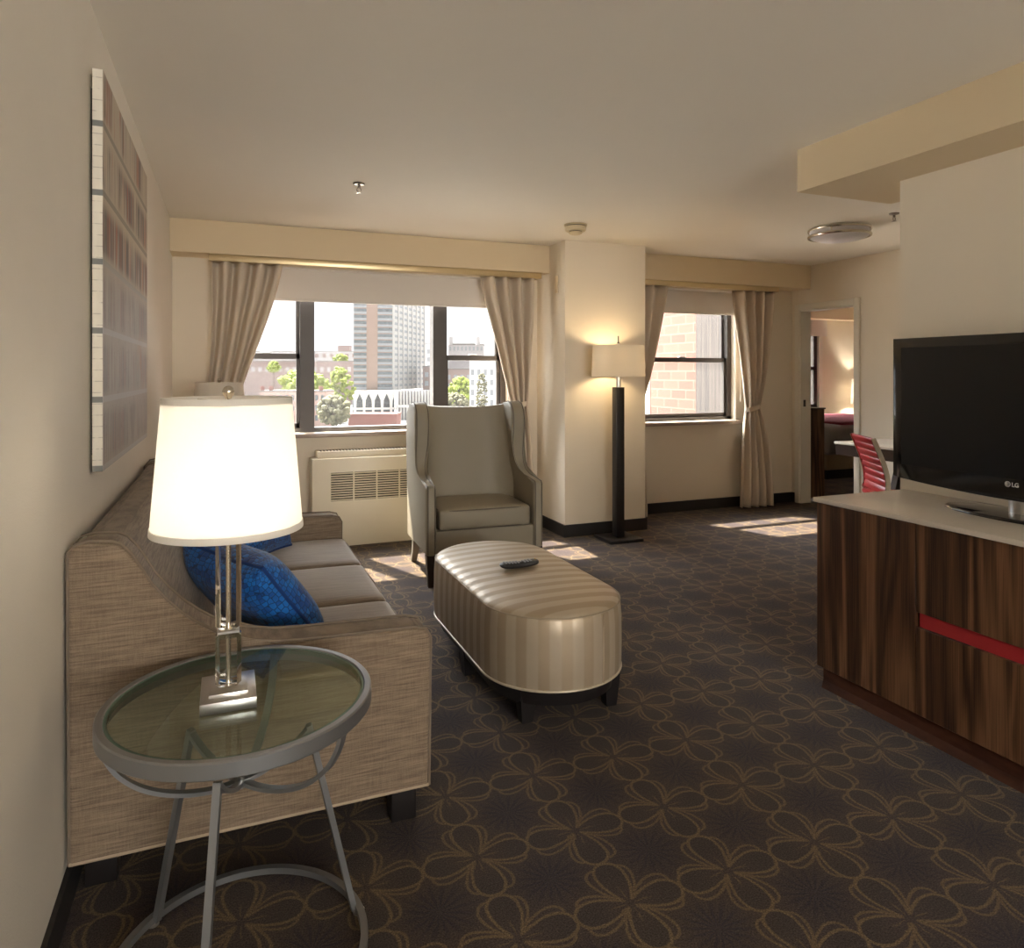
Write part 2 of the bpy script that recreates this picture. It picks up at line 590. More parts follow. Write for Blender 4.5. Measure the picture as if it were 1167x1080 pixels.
    def rbox(s, c, h, r, n=10, crown=(0, 0, 0), mat=None):
        """rounded, crowned box: c centre, h half sizes, r radius"""
        b2 = bmesh.new()
        bmesh.ops.create_cube(b2, size=2)
        bmesh.ops.subdivide_edges(b2, edges=b2.edges[:], cuts=n, use_grid_fill=True)
        for v in b2.verts:
            q = v.co
            # denser towards the rims
            q = Vector([math.copysign(1 - (1 - abs(a)) ** 1.6, a) if False else math.sin(a * PI / 2) for a in q])
            p = Vector((q.x * h[0], q.y * h[1], q.z * h[2]))
            inn = Vector([max(-(hh - r), min(hh - r, a)) for a, hh in zip(p, h)])
            d = p - inn
            if d.length > 1e-9: p = inn + d.normalized() * min(r, r)
            a, bb, cc = q
            p.x += math.copysign(1, p.x) * crown[0] * (1 - bb * bb) * (1 - cc * cc) * abs(a) ** 2
            p.y += math.copysign(1, p.y) * crown[1] * (1 - a * a) * (1 - cc * cc) * abs(bb) ** 2
            p.z += math.copysign(1, p.z) * crown[2] * (1 - a * a) * (1 - bb * bb) * abs(cc) ** 2
            v.co = p
        m = Matrix.Translation(c) @ (mat if mat is not None else Matrix.Identity(4))
        mp = {}
        for v in b2.verts: mp[v] = s.b.verts.new(m @ v.co)
        for f in b2.faces: s.b.faces.new([mp[v] for v in f.verts])
        b2.free()
        return s

    def build(s, name, mat, parent=None, smooth=True, angle=40, loc=None):
        bmesh.ops.recalc_face_normals(s.b, faces=s.b.faces[:])
        me = bpy.data.meshes.new(name)
        s.b.to_mesh(me); s.b.free()
        if smooth:
            for p in me.polygons: p.use_smooth = True
            me.set_sharp_from_angle(angle=R(angle))
        for mm in (mat if isinstance(mat, (list, tuple)) else [mat]): me.materials.append(mm)
        o = bpy.data.objects.new(name, me)
        C.objects.link(o)
        if parent: o.parent = parent
        if loc: o.location = loc
        return o


def bx(name, mat, x0, x1, y0, y1, z0, z1, parent=None, bev=0, seg=2):
    return MB().box(x0, x1, y0, y1, z0, z1, bev, seg).build(name, mat, parent)


def thing(name, label, cat, loc=(0, 0, 0), rz=0, group=None):
    o = bpy.data.objects.new(name, None)
    o.empty_display_size = .1
    C.objects.link(o); o.location = loc; o.rotation_euler = (0, 0, rz)
    o['label'] = label; o['category'] = cat
    if group: o['group'] = group
    return o


def tag(o, label, cat, group=None, kind=None):
    o['label'] = label; o['category'] = cat
    if group: o['group'] = group
    if kind: o['kind'] = kind
    return o


def struct(o, label=None, cat=None):
    o['kind'] = 'structure'
    if label: o['label'] = label
    if cat: o['category'] = cat
    return o


def copy_tree(o, parent=None):
    c = o.copy(); C.objects.link(c)
    if parent: c.parent = parent
    for ch in list(o.children): copy_tree(ch, c)
    return c


def sbx(name, label, mat, *a, **k):
    return struct(bx(name, mat, *a, **k), label, name.split('_')[0].split('.')[0])


# ------------------------------------------------------------------ room shell
XL = -.375          # left wall
YB = 5.73           # back wall, inside face
XR = 5.5            # wall with the doorway
XP = 2.887          # partition behind the television
YF = -5.2           # wall behind the camera
HC = 2.44
sbx('floor', 'dark brown carpet patterned with gold outlined flowers', M['carpet'], -.6, 10.4, YF - .1, 8.75, -.12, 0)
sbx('ceiling', 'smooth cream painted ceiling', M['ceil'], -.6, 10.4, YF - .1, YB + .02, HC, HC + .15)
sbx('wall_left', 'long cream wall behind the sofa', M['wall_l'], XL - .15, XL, YF - .1, YB + .2, 0, HC)
m = MB(); FW = (.0, 2.5, .45, 2.25)
for a in ((XL - .15, FW[0], 0, HC), (FW[1], XP + .02, 0, HC), (FW[0], FW[1], 0, FW[2]), (FW[0], FW[1], FW[3], HC)): m.box(a[0], a[1], YF - .12, YF, a[2], a[3])
struct(m.build('wall_front', M['wall']), 'cream wall at the entrance end of the room', 'wall')
fw = thing('fill_window', 'added glowing fill window lighting the room from behind the camera', 'window', (1.25, YF, .45)); fw['kind'] = 'structure'  # made-up window: its glowing panel is added fill light behind the camera
def fill_glow():
    b = MatB('added_fill_glow'); b.col((.8, .8, .8))
    b.p.inputs['Emission Color'].default_value = (1, .97, .92, 1); b.p.inputs['Emission Strength'].default_value = 7.5
    return b.m
MB().box(FW[0] - 1.25, FW[1] - 1.25, -.05, -.045, 0, FW[3] - .45).build('fill_panel', fill_glow(), fw)
_m = MB(); _m.box(FW[0] - 1.25, FW[1] - 1.25, -.11, -.06, 0, .05); _m.box(-.03, .03, -.11, -.06, 0, FW[3] - .45); _m.box(FW[0] - 1.25, FW[1] - 1.25, -.11, -.06, FW[3] - .5, FW[3] - .45)
_m.build('frame', M['bronze'], fw)
# partition: solid block behind the television
sbx('wall_partition', 'cream wall behind the television', M['wall'], XP, XR + .12, YF - .1, 2.336, 0, HC)
sbx('soffit', 'dropped cream soffit above the television wall', M['beam'], 2.595, 3.23, YF - .05, 2.669, 2.233, HC)

W1 = (-.03, 2.29, .875, 2.2)    # window openings x0,x1,z0,z1
W2 = (3.60, 4.765, .875, 2.2)
WT = .20
m = MB()
for a in ((XL, W1[0], 0, HC), (W1[1], W2[0], 0, HC), (W2[1], XR + .12, 0, HC),
          (W1[0], W1[1], 0, W1[2]), (W1[0], W1[1], W1[3], HC), (W2[0], W2[1], 0, W2[2]), (W2[0], W2[1], W2[3], HC)):
    m.box(a[0], a[1], YB, YB + WT, a[2], a[3])
struct(m.build('wall_back', M['wall']), 'cream window wall at the far end', 'wall')
struct(bx('column', M['wall'], 2.567, 3.338, 5.175, YB + .01, 0, HC), 'square cream column between the two windows', 'column')
sbx('beam', 'cream ceiling beam above the wide window', M['beam'], XL, 2.567, 5.475, YB + .01, 2.205, HC)
sbx('beam', 'cream ceiling beam above the narrow window', M['beam'], 3.338, XR, 5.475, YB + .01, 2.205, HC)
# wall with the doorway
D0, D1, DH = 4.93, 5.616, 1.995
m = MB()
m.box(XR, XR + .12, 2.33, D0, 0, HC); m.box(XR, XR + .12, D1, YB + .02, 0, HC); m.box(XR, XR + .12, D0, D1, DH, HC)
struct(m.build('wall_right', M['wall']), 'cream wall with the open doorway to the bedroom', 'wall')
door = thing('door_1', 'open white framed doorway to the bedroom', 'doorway', (XR, D1, 0)); door['kind'] = 'structure'
def L(o, root):   # keep world placement when parenting to a root away from the origin
    o.parent = root; o.matrix_parent_inverse = root.matrix_basis.inverted(); return o
bpy.context.view_layer.update()
m = MB(); cw = .06
m.box(XR - .018, XR, D1, D1 + cw, 0, DH + cw, .004); L(m.build('casing', M['trimw']), door)
m = MB(); m.box(XR - .018, XR, D0 - cw, D0, 0, DH + cw, .004); L(m.build('casing', M['trimw']), door)
m = MB(); m.box(XR - .018, XR, D0, D1, DH, DH + cw, .004); L(m.build('head_casing', M['trimw']), door)
m = MB(); m.box(XR - .005, XR + .13, D1 - .012, D1, 0, DH); m.box(XR - .005, XR + .13, D0, D0 + .012, 0, DH); m.box(XR - .005, XR + .13, D0, D1, DH - .012, DH)
L(m.build('jamb', M['trimw']), door)
m = MB(); m.box(XR + .03, XR + .06, D1 - .016, D1 - .011, 1.0, 1.07, .001); L(m.build('strike_plate', M['bronze']), door)

def bb(name, label, *a): return sbx(name, label, M['base'], *a)
bb('baseboard_left', 'black base along the left wall', XL, XL + .012, YF, YB, 0, .10)
bb('baseboard_back', 'black base under the wide window', XL + .012, 2.567, YB - .012, YB, 0, .10)
bb('baseboard_back_2', 'black base under the narrow window', 3.338, XR, YB - .012, YB, 0, .10)
m = MB(); m.box(2.555, 3.35, 5.163, 5.175, 0, .10); m.box(2.555, 2.567, 5.175, YB - .012, 0, .10); m.box(3.338, 3.35, 5.175, YB - .012, 0, .10)
struct(m.build('baseboard_column', M['base']), 'black base around the column', 'baseboard')
m = MB(); m.box(XR - .012, XR, 2.336, D0 - cw, 0, .10); m.box(XR - .012, XR, D1 + cw, YB - .012, 0, .10)
struct(m.build('baseboard_right', M['base']), 'black base beside the doorway', 'baseboard')

# ---- windows
def window(name, label, x0, x1, z0, z1, lights, y=YB + .07):
    """lights: list of (xa, xb, kind) ; kind 'hung' or 'fixed'"""
    w = thing(name, label, 'window', (x0, y, z0)); w['kind'] = 'structure'
    bpy.context.view_layer.update()
    m = MB()
    m.box(x0, x1, y, y + .10, z0, z0 + .035); m.box(x0, x1, y, y + .10, z1 - .04, z1)
    m.box(x0, x0 + .05, y, y + .10, z0, z1); m.box(x1 - .05, x1, y, y + .10, z0, z1)
    for (a, b0, k), (a2, b2, k2) in zip(lights, lights[1:]):
        m.box(b0, a2, y - .01, y + .10, z0, z1)
    L(m.build('frame', M['bronze']), w)
    zr = 1.478
    for a, b0, k in lights:
        if k == 'hung':
            for nm, za, zb, yy in (('upper_sash', zr - .022, z1 - .03, y + .055), ('lower_sash', z0 + .03, zr + .022, y + .02)):
                t = .026
                m = MB()
                m.box(a, a + t, yy, yy + .03, za, zb); m.box(b0 - t, b0, yy, yy + .03, za, zb)
                m.box(a, b0, yy, yy + .03, za, za + .042); m.box(a, b0, yy, yy + .03, zb - .042, zb)
                s_ = L(m.build(nm, M['bronze']), w)
                g = MB().box(a + t - .004, b0 - t + .004, yy + .012, yy + .018, za + .038, zb - .038).build('pane', M['wglass'], s_)
            lk = MB().box((a + b0) / 2 - .035, (a + b0) / 2 + .035, y + .012, y + .05, zr + .022, zr + .034, .003).build('sash_lock', M['steel'])
            L(lk, w)
        else:
            g = MB().box(a - .004, b0 + .004, y + .05, y + .056, z0 + .03, z1 - .03).build('pane', M['wglass']); L(g, w)
    m = MB(); m.box(x0 - .04, x1 + .03, YB - .065, y + .02, z0 - .035, z0 - .001, .006)
    L(m.build('sill', M['sillm']), w)
    return w
window('window_1', 'wide three part window with a dark bronze frame', *W1, [(.02, .535, 'hung'), (.645, 1.625, 'fixed'), (1.74, 2.24, 'hung')])
window('window_2', 'narrow dark framed window facing a brick wall', *W2, [(3.65, 4.715, 'hung')])

# ---- blinds, rails, curtains
def blind(x0, x1, zb, label):
    t = thing('roller_blind', label, 'blind', (x0, YB - .03, 2.2), group='roller blinds'); bpy.context.view_layer.update()
    m = MB(); m.box(x0, x1, YB - .035, YB - .031, zb + .02, 2.19); L(m.build('cloth', M['shadef']), t)
    m = MB(); m.box(x0, x1, YB - .041, YB - .026, zb, zb + .022, .004); L(m.build('hem_bar', M['shadef']), t)
    m = MB(); m.tube([(x0, YB - .04, 2.172), (x1, YB - .04, 2.172)], .022, 14); L(m.build('roller', M['shadef']), t)
    return t
blind(.0, 2.27, 1.905, 'off white roller blind pulled a little way down the wide window')
bl2 = blind(3.6, 4.77, 1.925, 'off white roller blind pulled a little way down the narrow window')
m = MB(); m.tube([(4.79, YB - .045, 2.15), (4.792, YB - .047, 1.6), (4.79, YB - .045, 1.13)], .003, 6); m.lathe([(.002, 1.06), (.007, 1.065), (.006, 1.13), (.002, 1.135)], (4.79, YB - .045), 10)
L(m.build('pull_cord', M['trimw']), bl2)

def rail(x0, x1, label):
    return tag(MB().box(x0, x1, 5.485, 5.60, 2.156, 2.2045, .003).build('curtain_rail', M['rail']), label, 'curtain rail', 'curtain rails')
rail(-.125, 2.50, 'gold curtain rail under the beam above the wide window')
rail(3.34, 5.10, 'gold curtain rail under the beam above the narrow window')

def curtain(label, top, tie, bot, ztie, folds, y=5.548, amp=.052, tiey=5.60, seed=0):
    """top/tie/bot = (x0,x1) extents"""
    rnd = random.Random(seed)
    t = thing('curtain', label, 'curtain', ((top[0] + top[1]) / 2, y, 0.02), group='tied back curtains'); bpy.context.view_layer.update()
    nz, nu = 60, folds * 12
    zt, zb = 2.156, .02
    ph = [rnd.uniform(-.35, .35) for _ in range(folds + 2)]
    m = MB(); rings = []
    for i in range(nz + 1):
        z = zt + (zb - zt) * i / nz
        if z > ztie:
            k = (zt - z) / (zt - ztie)
            e = k ** 1.7 if True else k
            x0 = top[0] + (tie[0] - top[0]) * e; x1 = top[1] + (tie[1] - top[1]) * (k ** 1.25)
            if tie[0] > top[0] + .1: x0 = top[0] + (tie[0] - top[0]) * (k ** 1.25); x1 = top[1] + (tie[1] - top[1]) * e
            yy = y + (tiey - y) * k ** 3
        else:
            k = (ztie - z) / (ztie - zb)
            e = 1 - (1 - min(1, k * 1.15)) ** 2
            x0 = tie[0] + (bot[0] - tie[0]) * e; x1 = tie[1] + (bot[1] - tie[1]) * e
            yy = tiey + (y + .02 - tiey) * e
        wd = (x1 - x0)
        a = amp * (.55 + .45 * min(1, wd / (top[1] - top[0])))
        ring = []
        for j in range(nu + 1):
            u = j / nu
            q = u * folds * 2 * PI
            fi = int(u * folds)
            sh = math.sin(q + ph[fi] * math.sin(PI * (u * folds - fi)) + .35 * math.sin(z * 2.1 + seed))
            sh = math.copysign(abs(sh) ** .7, sh)
            ring.append(Vector((x0 + wd * u + .006 * math.sin(z * 5 + fi), yy + a * sh, z)))
        rings.append(ring)
    m.loop_solid(rings, closed=False)
    o = m.build('cloth', M['curtain'], None, angle=180)
    sm = o.modifiers.new('thickness', 'SOLIDIFY'); sm.thickness = .004
    L(o, t)
    xm = (tie[0] + tie[1]) / 2; hw = (tie[1] - tie[0]) / 2 + .012
    pts = [(xm + hw * math.cos(q), tiey + (amp * .62 + .012) * math.sin(q), 0) for q in [2 * PI * k / 32 for k in range(32)]]
    m = MB(); prof = [(0, -.022), (0, .022), (.004, .022), (.004, -.022)]
    rr = []
    for (px, py, _), q in zip(pts, [2 * PI * k / 32 for k in range(32)]):
        d = Vector((math.cos(q), math.sin(q), 0))
        rr.append([Vector((px, py, ztie + .02 * math.cos(q) * (1 if tie[0] > top[0] + .1 else -1))) + d * a + Vector((0, 0, b)) for a, b in prof])
    rr.append(rr[0])
    m.loop_solid(rr, True, False)
    bmesh.ops.remove_doubles(m.b, verts=m.b.verts[:], dist=1e-5)
    L(m.build('tieback', M['curtain']), t)
    return t
curtain('beige curtain tied back at the left end of the wide window', (-.10, .375), (-.15, .02), (-.17, .10), 1.02, 4, seed=1)
curtain('beige curtain tied back between the wide window and the column', (1.975, 2.445), (2.27, 2.40), (2.22, 2.46), 1.07, 4, seed=2)
curtain('beige curtain half hidden by the column at the narrow window', (3.40, 3.825), (3.42, 3.54), (3.40, 3.60), 1.0, 3, seed=3)
curtain('long beige curtain tied back at the right of the narrow window', (4.60, 5.08), (4.80, 4.93), (4.70, 5.08), 1.0, 4, seed=4)

# ------------------------------------------------------------------ sofa
sofa = thing('sofa', 'tan linen three seat sofa along the left wall', 'sofa', (.09, 2.94, 0)); bpy.context.view_layer.update()
prof = [(-.362, .127), (-.366, .895), (-.352, .914), (-.318, .921), (-.269, .917), (-.247, .906), (-.225, .88), (-.203, .842), (-.181, .802),
        (-.148, .759), (-.11, .718), (-.071, .686), (-.028, .657), (.034, .628), (.11, .611), (.202, .604), (.36, .600), (.508, .596), (.545, .586), (.559, .560), (.551, .127)]
SY0, SY1, AT = 2.012, 3.872, .118
def arm(y0, y1):
    o = MB().prism(prof, 'y', y0, y1, .012, 3).build('arm', M['sofa'], angle=35)
    L(o, sofa); bpy.context.view_layer.update()
    pf = [(x * .995 if abs(x) > .5 else x, z) for x, z in prof]
    for yy in (y0, y1):
        sgn = -1 if yy == y0 else 1
        pts = [Vector((px, yy + sgn * -.006, pz + .004)) for px, pz in prof[1:-1]]
        pts = [Vector((prof[0][0], yy - sgn * .006, prof[0][1]))] + pts + [Vector((prof[-1][0] + .003, yy - sgn * .006, prof[-1][1]))]
        q = MB().tube(pts, .0040, 6).build('piping', M['piping']); L(q, o)
    q = MB().tube([(prof[0][0], y0 + .004, .130), (prof[-1][0], y0 + .004, .130)], .005, 6).build('piping', M['pipel']); L(q, o)
    return o
arm(SY0, SY0 + AT); arm(SY1 - AT, SY1)
bprof = [(-.36, .127), (-.365, .88), (-.35, .905), (-.31, .915), (-.265, .912), (-.235, .895), (-.20, .845), (-.165, .77), (-.125, .69), (-.085, .60), (-.05, .50), (-.03, .40), (-.02, .127)]
o = MB().prism(bprof, 'y', SY0 + AT - .002, SY1 - AT + .002).build('back', M['sofa'], angle=60); L(o, sofa)
o = MB().box(-.1, .545, SY0 + AT - .002, SY1 - AT + .002, .127, .34, .008).build('seat_rail', M['sofa']); L(o, sofa)
sw = (SY1 - SY0 - 2 * AT) / 3
for i in range(3):
    cyy = SY0 + AT + sw * (i + .5)
    o = MB().rbox(Vector((.245, cyy, .412)), (.325, sw / 2 - .002, .073), .028, 12, (.006, 0, .016)).build('seat_cushion', M['sofat'], angle=80)
    L(o, sofa); bpy.context.view_layer.update()
    pts = []
    hx, hy = .320, sw / 2 - .008
    for k in range(48):
        q = 2 * PI * k / 48
        e = 6
        cx_, sx_ = math.cos(q), math.sin(q)
        pts.append((.245 + hx * math.copysign(abs(cx_) ** (2 / e), cx_), cyy + hy * math.copysign(abs(sx_) ** (2 / e), sx_), .474))
    q = MB().tube(pts, .0048, 6, True).build('piping', M['piping']); L(q, o)
for x_, y_ in ((-.31, SY0 + .14), (.49, SY0 + .10), (-.31, SY1 - .12), (.49, SY1 - .10)):
    o = MB().box(x_ - .035, x_ + .04, y_ - .035, y_ + .035, 0, .128, .003).build('leg', M['black']); L(o, sofa)

# pillows
def pillow(label, c, sw_, sh_, thick, frame):
    t = thing('throw_pillow', label, 'pillow', c, group='blue throw pillows on the sofa')
    n = 22
    b = bmesh.new(); uvl = b.loops.layers.uv.new('UVMap')
    grid = {}
    for sd in (1, -1):
        for i in range(n + 1):
            for j in range(n + 1):
                a, c2 = -1 + 2 * i / n, -1 + 2 * j / n
                a = math.sin(a * PI / 2); c2 = math.sin(c2 * PI / 2)
                pin = 1 - .10 * ((1 - a * a) * c2 ** 4 + (1 - c2 * c2) * a ** 4) 
                h = thick / 2 * ((1 - a ** 4) * (1 - c2 ** 4)) ** .5
                x, y = a * sw_ / 2 * (1 - .07 * (1 - c2 * c2) ** 1 * abs(a) ** 3), c2 * sh_ / 2 * (1 - .07 * (1 - a * a) * abs(c2) ** 3)
                edge = i in (0, n) or j in (0, n)
                if edge and sd == -1: grid[sd, i, j] = grid[1, i, j]
                else: grid[sd, i, j] = b.verts.new((x, y, sd * h))
    for sd in (1, -1):
        for i in range(n):
            for j in range(n):
                vs = [(i, j), (i + 1, j), (i + 1, j + 1), (i, j + 1)]
                if sd == -1: vs.reverse()
                f = b.faces.new([grid[sd, p, q] for p, q in vs])
                for lp, (p, q) in zip(f.loops, vs): lp[uvl].uv = (p / n + (0 if sd == 1 else 1.3), q / n)
    mm = MB(); mm.b.free(); mm.b = b
    o = mm.build('cover', M['blue'], t, angle=180)
    per = []
    for k in range(4 * n):
        i, j = (k, 0) if k < n else (n, k - n) if k < 2 * n else (3 * n - k, n) if k < 3 * n else (0, 4 * n - k)
        a, c2 = math.sin((-1 + 2 * i / n) * PI / 2), math.sin((-1 + 2 * j / n) * PI / 2)
        per.append((a * sw_ / 2 * (1 - .07 * (1 - c2 * c2) * abs(a) ** 3), c2 * sh_ / 2 * (1 - .07 * (1 - a * a) * abs(c2) ** 3), 0))
    q = MB().tube(per, .006, 6, True).build('seam', M['bluep'], t)
    t.rotation_mode = 'QUATERNION'
    t.rotation_quaternion = frame.to_quaternion()
    return t
def frame(up, nrm):
    """local x = across, y = up the pillow, z = normal"""
    u = Vector(up).normalized(); n_ = Vector(nrm); n_ = (n_ - u * n_.dot(u)).normalized()
    x = u.cross(n_)
    return Matrix((x, u, n_)).transposed()
def axes(across, down):
    x = Vector(across).normalized(); d = Vector(down); d = (d - x * d.dot(x)).normalized()
    return Matrix((x, -d, x.cross(-d))).transposed()
pillow('bright blue throw pillow leaning at the near end of the sofa', (.080, 2.462, .628), .47, .38, .185, axes((.5, -.86, -.03), (.55, .30, -.78)))
pillow('darker blue throw pillow behind the lampshade at the far end of the sofa', (.075, 3.44, .665), .45, .38, .17, axes((-.5, -.86, .03), (.55, -.30, -.78)))

# ------------------------------------------------------------------ side tables and table lamps
def make_side_table(c, label):
    t = thing('side_table', label, 'side table', (c[0], c[1], 0), group='round glass side tables')
    m = MB(); Ro, Ri = .2915, .274
    m.lathe([(Ri, .577), (Ro - .003, .577), (Ro, .580), (Ro, .609), (Ro - .003, .612), (Ri + .002, .612), (Ri, .610), (Ri, .577)], (0, 0), 96, cap=False)
    m.build('rim', M['silver'], t)
    m = MB(); m.lathe([(.0, .609), (.2738, .609)], (0, 0), 96, cap=False); m.lathe([(.0, .597), (.2738, .597)], (0, 0), 96, cap=False)
    bmesh.ops.remove_doubles(m.b, verts=m.b.verts[:], dist=1e-5)
    g = m.build('glass_top', M['tglass'], t)
    m = MB(); m.lathe([(.2665, .6088), (.2738, .6092), (.2738, .597), (.2665, .5972), (.2665, .6088)], (0, 0), 96, cap=False)
    m.build('glass_edge', M['tedge'], g)
    an = [135, 10, 252]
    for a in an:
        d = Vector((math.cos(R(a)), math.sin(R(a)), 0)); sd = Vector((-d.y, d.x, 0))
        ctl = [(-.282, .59), (-.272, .548), (-.245, .50), (-.20, .458), (-.14, .428), (-.07, .412), (0, .413), (.05, .424), (.10, .449), (.135, .474), (.158, .497)]
        sm_ = []
        for i in range(len(ctl) - 1):
            p0_, p1_, p2_, p3_ = [Vector(ctl[max(0, min(len(ctl) - 1, i + q))]) for q in (-1, 0, 1, 2)]
            for q in range(5):
                t_ = q / 5
                sm_.append(.5 * (2 * p1_ + (p2_ - p0_) * t_ + (2 * p0_ - 5 * p1_ + 4 * p2_ - p3_) * t_ * t_ + (3 * p1_ - p0_ - 3 * p2_ + p3_) * t_ ** 3))
        sm_.append(Vector(ctl[-1]))
        m = MB(); m.bar([d * r_ + Vector((0, 0, z_)) for r_, z_ in sm_], .018, .009, sd); m.build('curved_brace', M['silver'], t)
        m = MB(); m.bar([d * .154 + Vector((0, 0, .500)), d * .266 + Vector((0, 0, .014))], .016, .014, sd)
        lg = m.build('leg', M['silver'], t)
        m = MB(); m.lathe([(.001, 0), (.014, 0), (.014, .007), (.011, .010), (.001, .010)], ((d * .279).x, (d * .279).y), 20); m.build('foot_pad', M['steel'], lg)
    m = MB(); m.lathe([(.267, .010), (.284, .010), (.284, .026), (.267, .026), (.267, .010)], (0, 0), 96, cap=False)
    m.build('floor_ring', M['silver'], t)
    m = MB(); m.lathe([(.001, .398), (.008, .398), (.008, .43), (.001, .43)], (0, 0), 12); m.build('hub_bolt', M['steel'], t)
    return t
TC = (.0295, 1.718)
t1 = make_side_table(TC, 'round glass side table at the near end of the sofa')
t2 = copy_tree(t1); t2.location = (-.045, 4.62, 0); t2['label'] = 'round glass side table hidden behind the far arm of the sofa'

def make_lamp(loc, label, lit, rz=0):
    t = thing('table_lamp', label, 'lamp', loc, rz, group='crystal table lamps')
    z = 0
    m = MB().box(-.0575, .0575, -.0765, .0765, 0, .024, .0012); base = m.build('base', M['steel'], t)
    m = MB().box(-.040, .040, -.052, .052, .024, .031, .001); m.build('base_step', M['steel'], base)
    m = MB(); m.box(-.027, .027, -.027, .027, .0312, .150, .009, 1); m.build('crystal_block', M['crystal'], t)
    m = MB(); m.box(-.023, .023, -.023, .023, .1505, .1560, .0008, 1); m.build('collar', M['steel'], t)
    m = MB(); m.box(-.027, .027, -.027, .027, .1565, .375, .011, 1); m.build('crystal_block', M['crystal'], t)
    m = MB(); m.tube([(0, 0, .034), (0, 0, .372)], .0055, 12); m.build('rod', M['nickel'], t)
    m = MB(); m.lathe([(.001, .3752), (.018, .3752), (.018, .39), (.012, .41), (.012, .44), (.001, .44)], (0, 0), 24); m.build('socket', M['nickel'], t)
    # shade 0.985-1.29 above floor -> local .374 .. .679
    rb, rt, zb, zt = .161, .137, .381, .676
    m = MB(); m.lathe([(rb, zb), (rt, zt), (rt - .003, zt), (rb - .003, zb), (rb, zb)], (0, 0), 72, cap=False)
    sh = m.build('shade', M['shade'] if lit else M['shade_off'], t)
    for r0, z0, r1, z1 in ((rb + .0016, zb - .001, rb + .0006, zb + .013), (rt + .0014, zt - .013, rt + .0012, zt + .001)):
        m = MB(); m.lathe([(r0, z0), (r1, z1), (r1 - .004, z1), (r0 - .004, z0), (r0, z0)], (0, 0), 72, cap=False)
        m.build('shade_trim', M['shade'] if lit else M['shade_off'], sh)
    m = MB()
    for k in range(3):
        a = 2 * PI * k / 3
        m.tube([(0, 0, zt - .01), ((rt - .002) * math.cos(a), (rt - .002) * math.sin(a), zt - .006)], .0016, 5)
    m.tube([(0, 0, .44), (0, 0, .69)], .002, 6)
    m.build('harp', M['nickel'], t)
    m = MB(); m.lathe([(.001, .672), (.006, .674), (.009, .680), (.0125, .686), (.013, .692), (.010, .699), (.004, .703), (.001, .7035)], (0, 0), 24); m.build('finial', M['nickel'], t)
    m = MB(); m.lathe([(.024, .392), (.1565, .392), (.1565, .394), (.024, .394), (.024, .392)], (0, 0), 48, cap=False)
    m.build('added_diffuser', M['shade2'] if lit else M['shade_off'], sh)  # unseen disc added to cut the light spilling below the shade
    m = MB(); m.lathe([(.006, .662), (.1345, .662), (.1345, .664), (.006, .664), (.006, .662)], (0, 0), 48, cap=False)
    m.build('added_top_diffuser', M['shade2'] if lit else M['shade_off'], sh)  # unseen disc added to keep the bulb's glow off the wall above
    if lit:
        m = MB(); m.lathe([(.001, .44), (.014, .445), (.03, .48), (.032, .505), (.022, .53), (.001, .54)], (0, 0), 20)
        m.build('bulb', emit('lamp_bulb', (1, .965, .91), 110.0), t)
    return t
make_lamp((TC[0] - .027, TC[1] - .007, .612), 'lit crystal table lamp with white shade on the near side table', True)
make_lamp((-.045, 4.66, .612), 'unlit table lamp with beige shade in the far corner behind the lit one', False)

# ------------------------------------------------------------------ ottoman
ott = thing('ottoman', 'oval champagne striped leather ottoman on dark legs', 'ottoman', (1.24, 2.975, 0)); bpy.context.view_layer.update()
def stadium(cx_, y0, y1, r, n=28):
    """returns list of (x,y,arclength)"""
    pts = []
    ya, yb = y0 + .295, y1 - .295
    for k in range(13): pts.append((cx_ + r, ya + (yb - ya) * k / 13, ya + (yb - ya) * k / 13))
    for k in range(n): a = PI * k / n; pts.append((cx_ + r * math.cos(a), yb + r * math.sin(a), yb + .295 * a))
    s0 = yb + .295 * PI
    for k in range(13): pts.append((cx_ - r, yb - (yb - ya) * k / 13, yb - (yb - ya) * k / 13))
    for k in range(n): a = PI + PI * k / n; pts.append((cx_ + r * math.cos(a), ya + r * math.sin(a), ya - .295 * (a - PI)))
    return pts
b = bmesh.new(); uvl = b.loops.layers.uv.new('UVMap')
OX, OY0, OY1 = 1.24, 2.352, 3.598
side = [(.293, .150), (.297, .165), (.299, .25), (.298, .36), (.294, .412), (.289, .424)]
topr = [(.289, .4242), (.281, .433), (.265, .440), (.23, .447), (.17, .452), (.10, .455), (.04, .456)]
prevring = None
def ring_of(r, z):
    return [(b.verts.new((x, y, z)), s_) for x, y, s_ in stadium(OX, OY0, OY1, r)]
def skin(rings, fu):
    for a, c2 in zip(rings, rings[1:]):
        n = len(a)
        for i in range(n):
            j = (i + 1) % n
            f = b.faces.new((a[i][0], a[j][0], c2[j][0], c2[i][0]))
            us = [a[i][1], a[j][1], c2[j][1], c2[i][1]]
            if fu == 'side':
                if max(us) - min(us) > .5: us = [us[0]] * 4
                for lp, u in zip(f.loops, us): lp[uvl].uv = (u, lp.vert.co.z)
            else:
                for lp in f.loops: lp[uvl].uv = (lp.vert.co.y, lp.vert.co.x)
rs = [ring_of(r, z) for r, z in side]; skin(rs, 'side')
rt_ = [[(v, s_) for v, s_ in rs[-1]]] + [ring_of(r, z) for r, z in topr[1:]]; skin(rt_, 'top')
f = b.faces.new([v for v, _ in rt_[-1]])
for lp in f.loops: lp[uvl].uv = (lp.vert.co.y, lp.vert.co.x)
b.faces.new([v for v, _ in reversed(rs[0])])
mm = MB(); mm.b.free(); mm.b = b
o = mm.build('cushion', M['ottoman'], angle=60); L(o, ott); bpy.context.view_layer.update()
pts = [(x, y, .424) for x, y, _ in stadium(OX, OY0, OY1, .2915)]
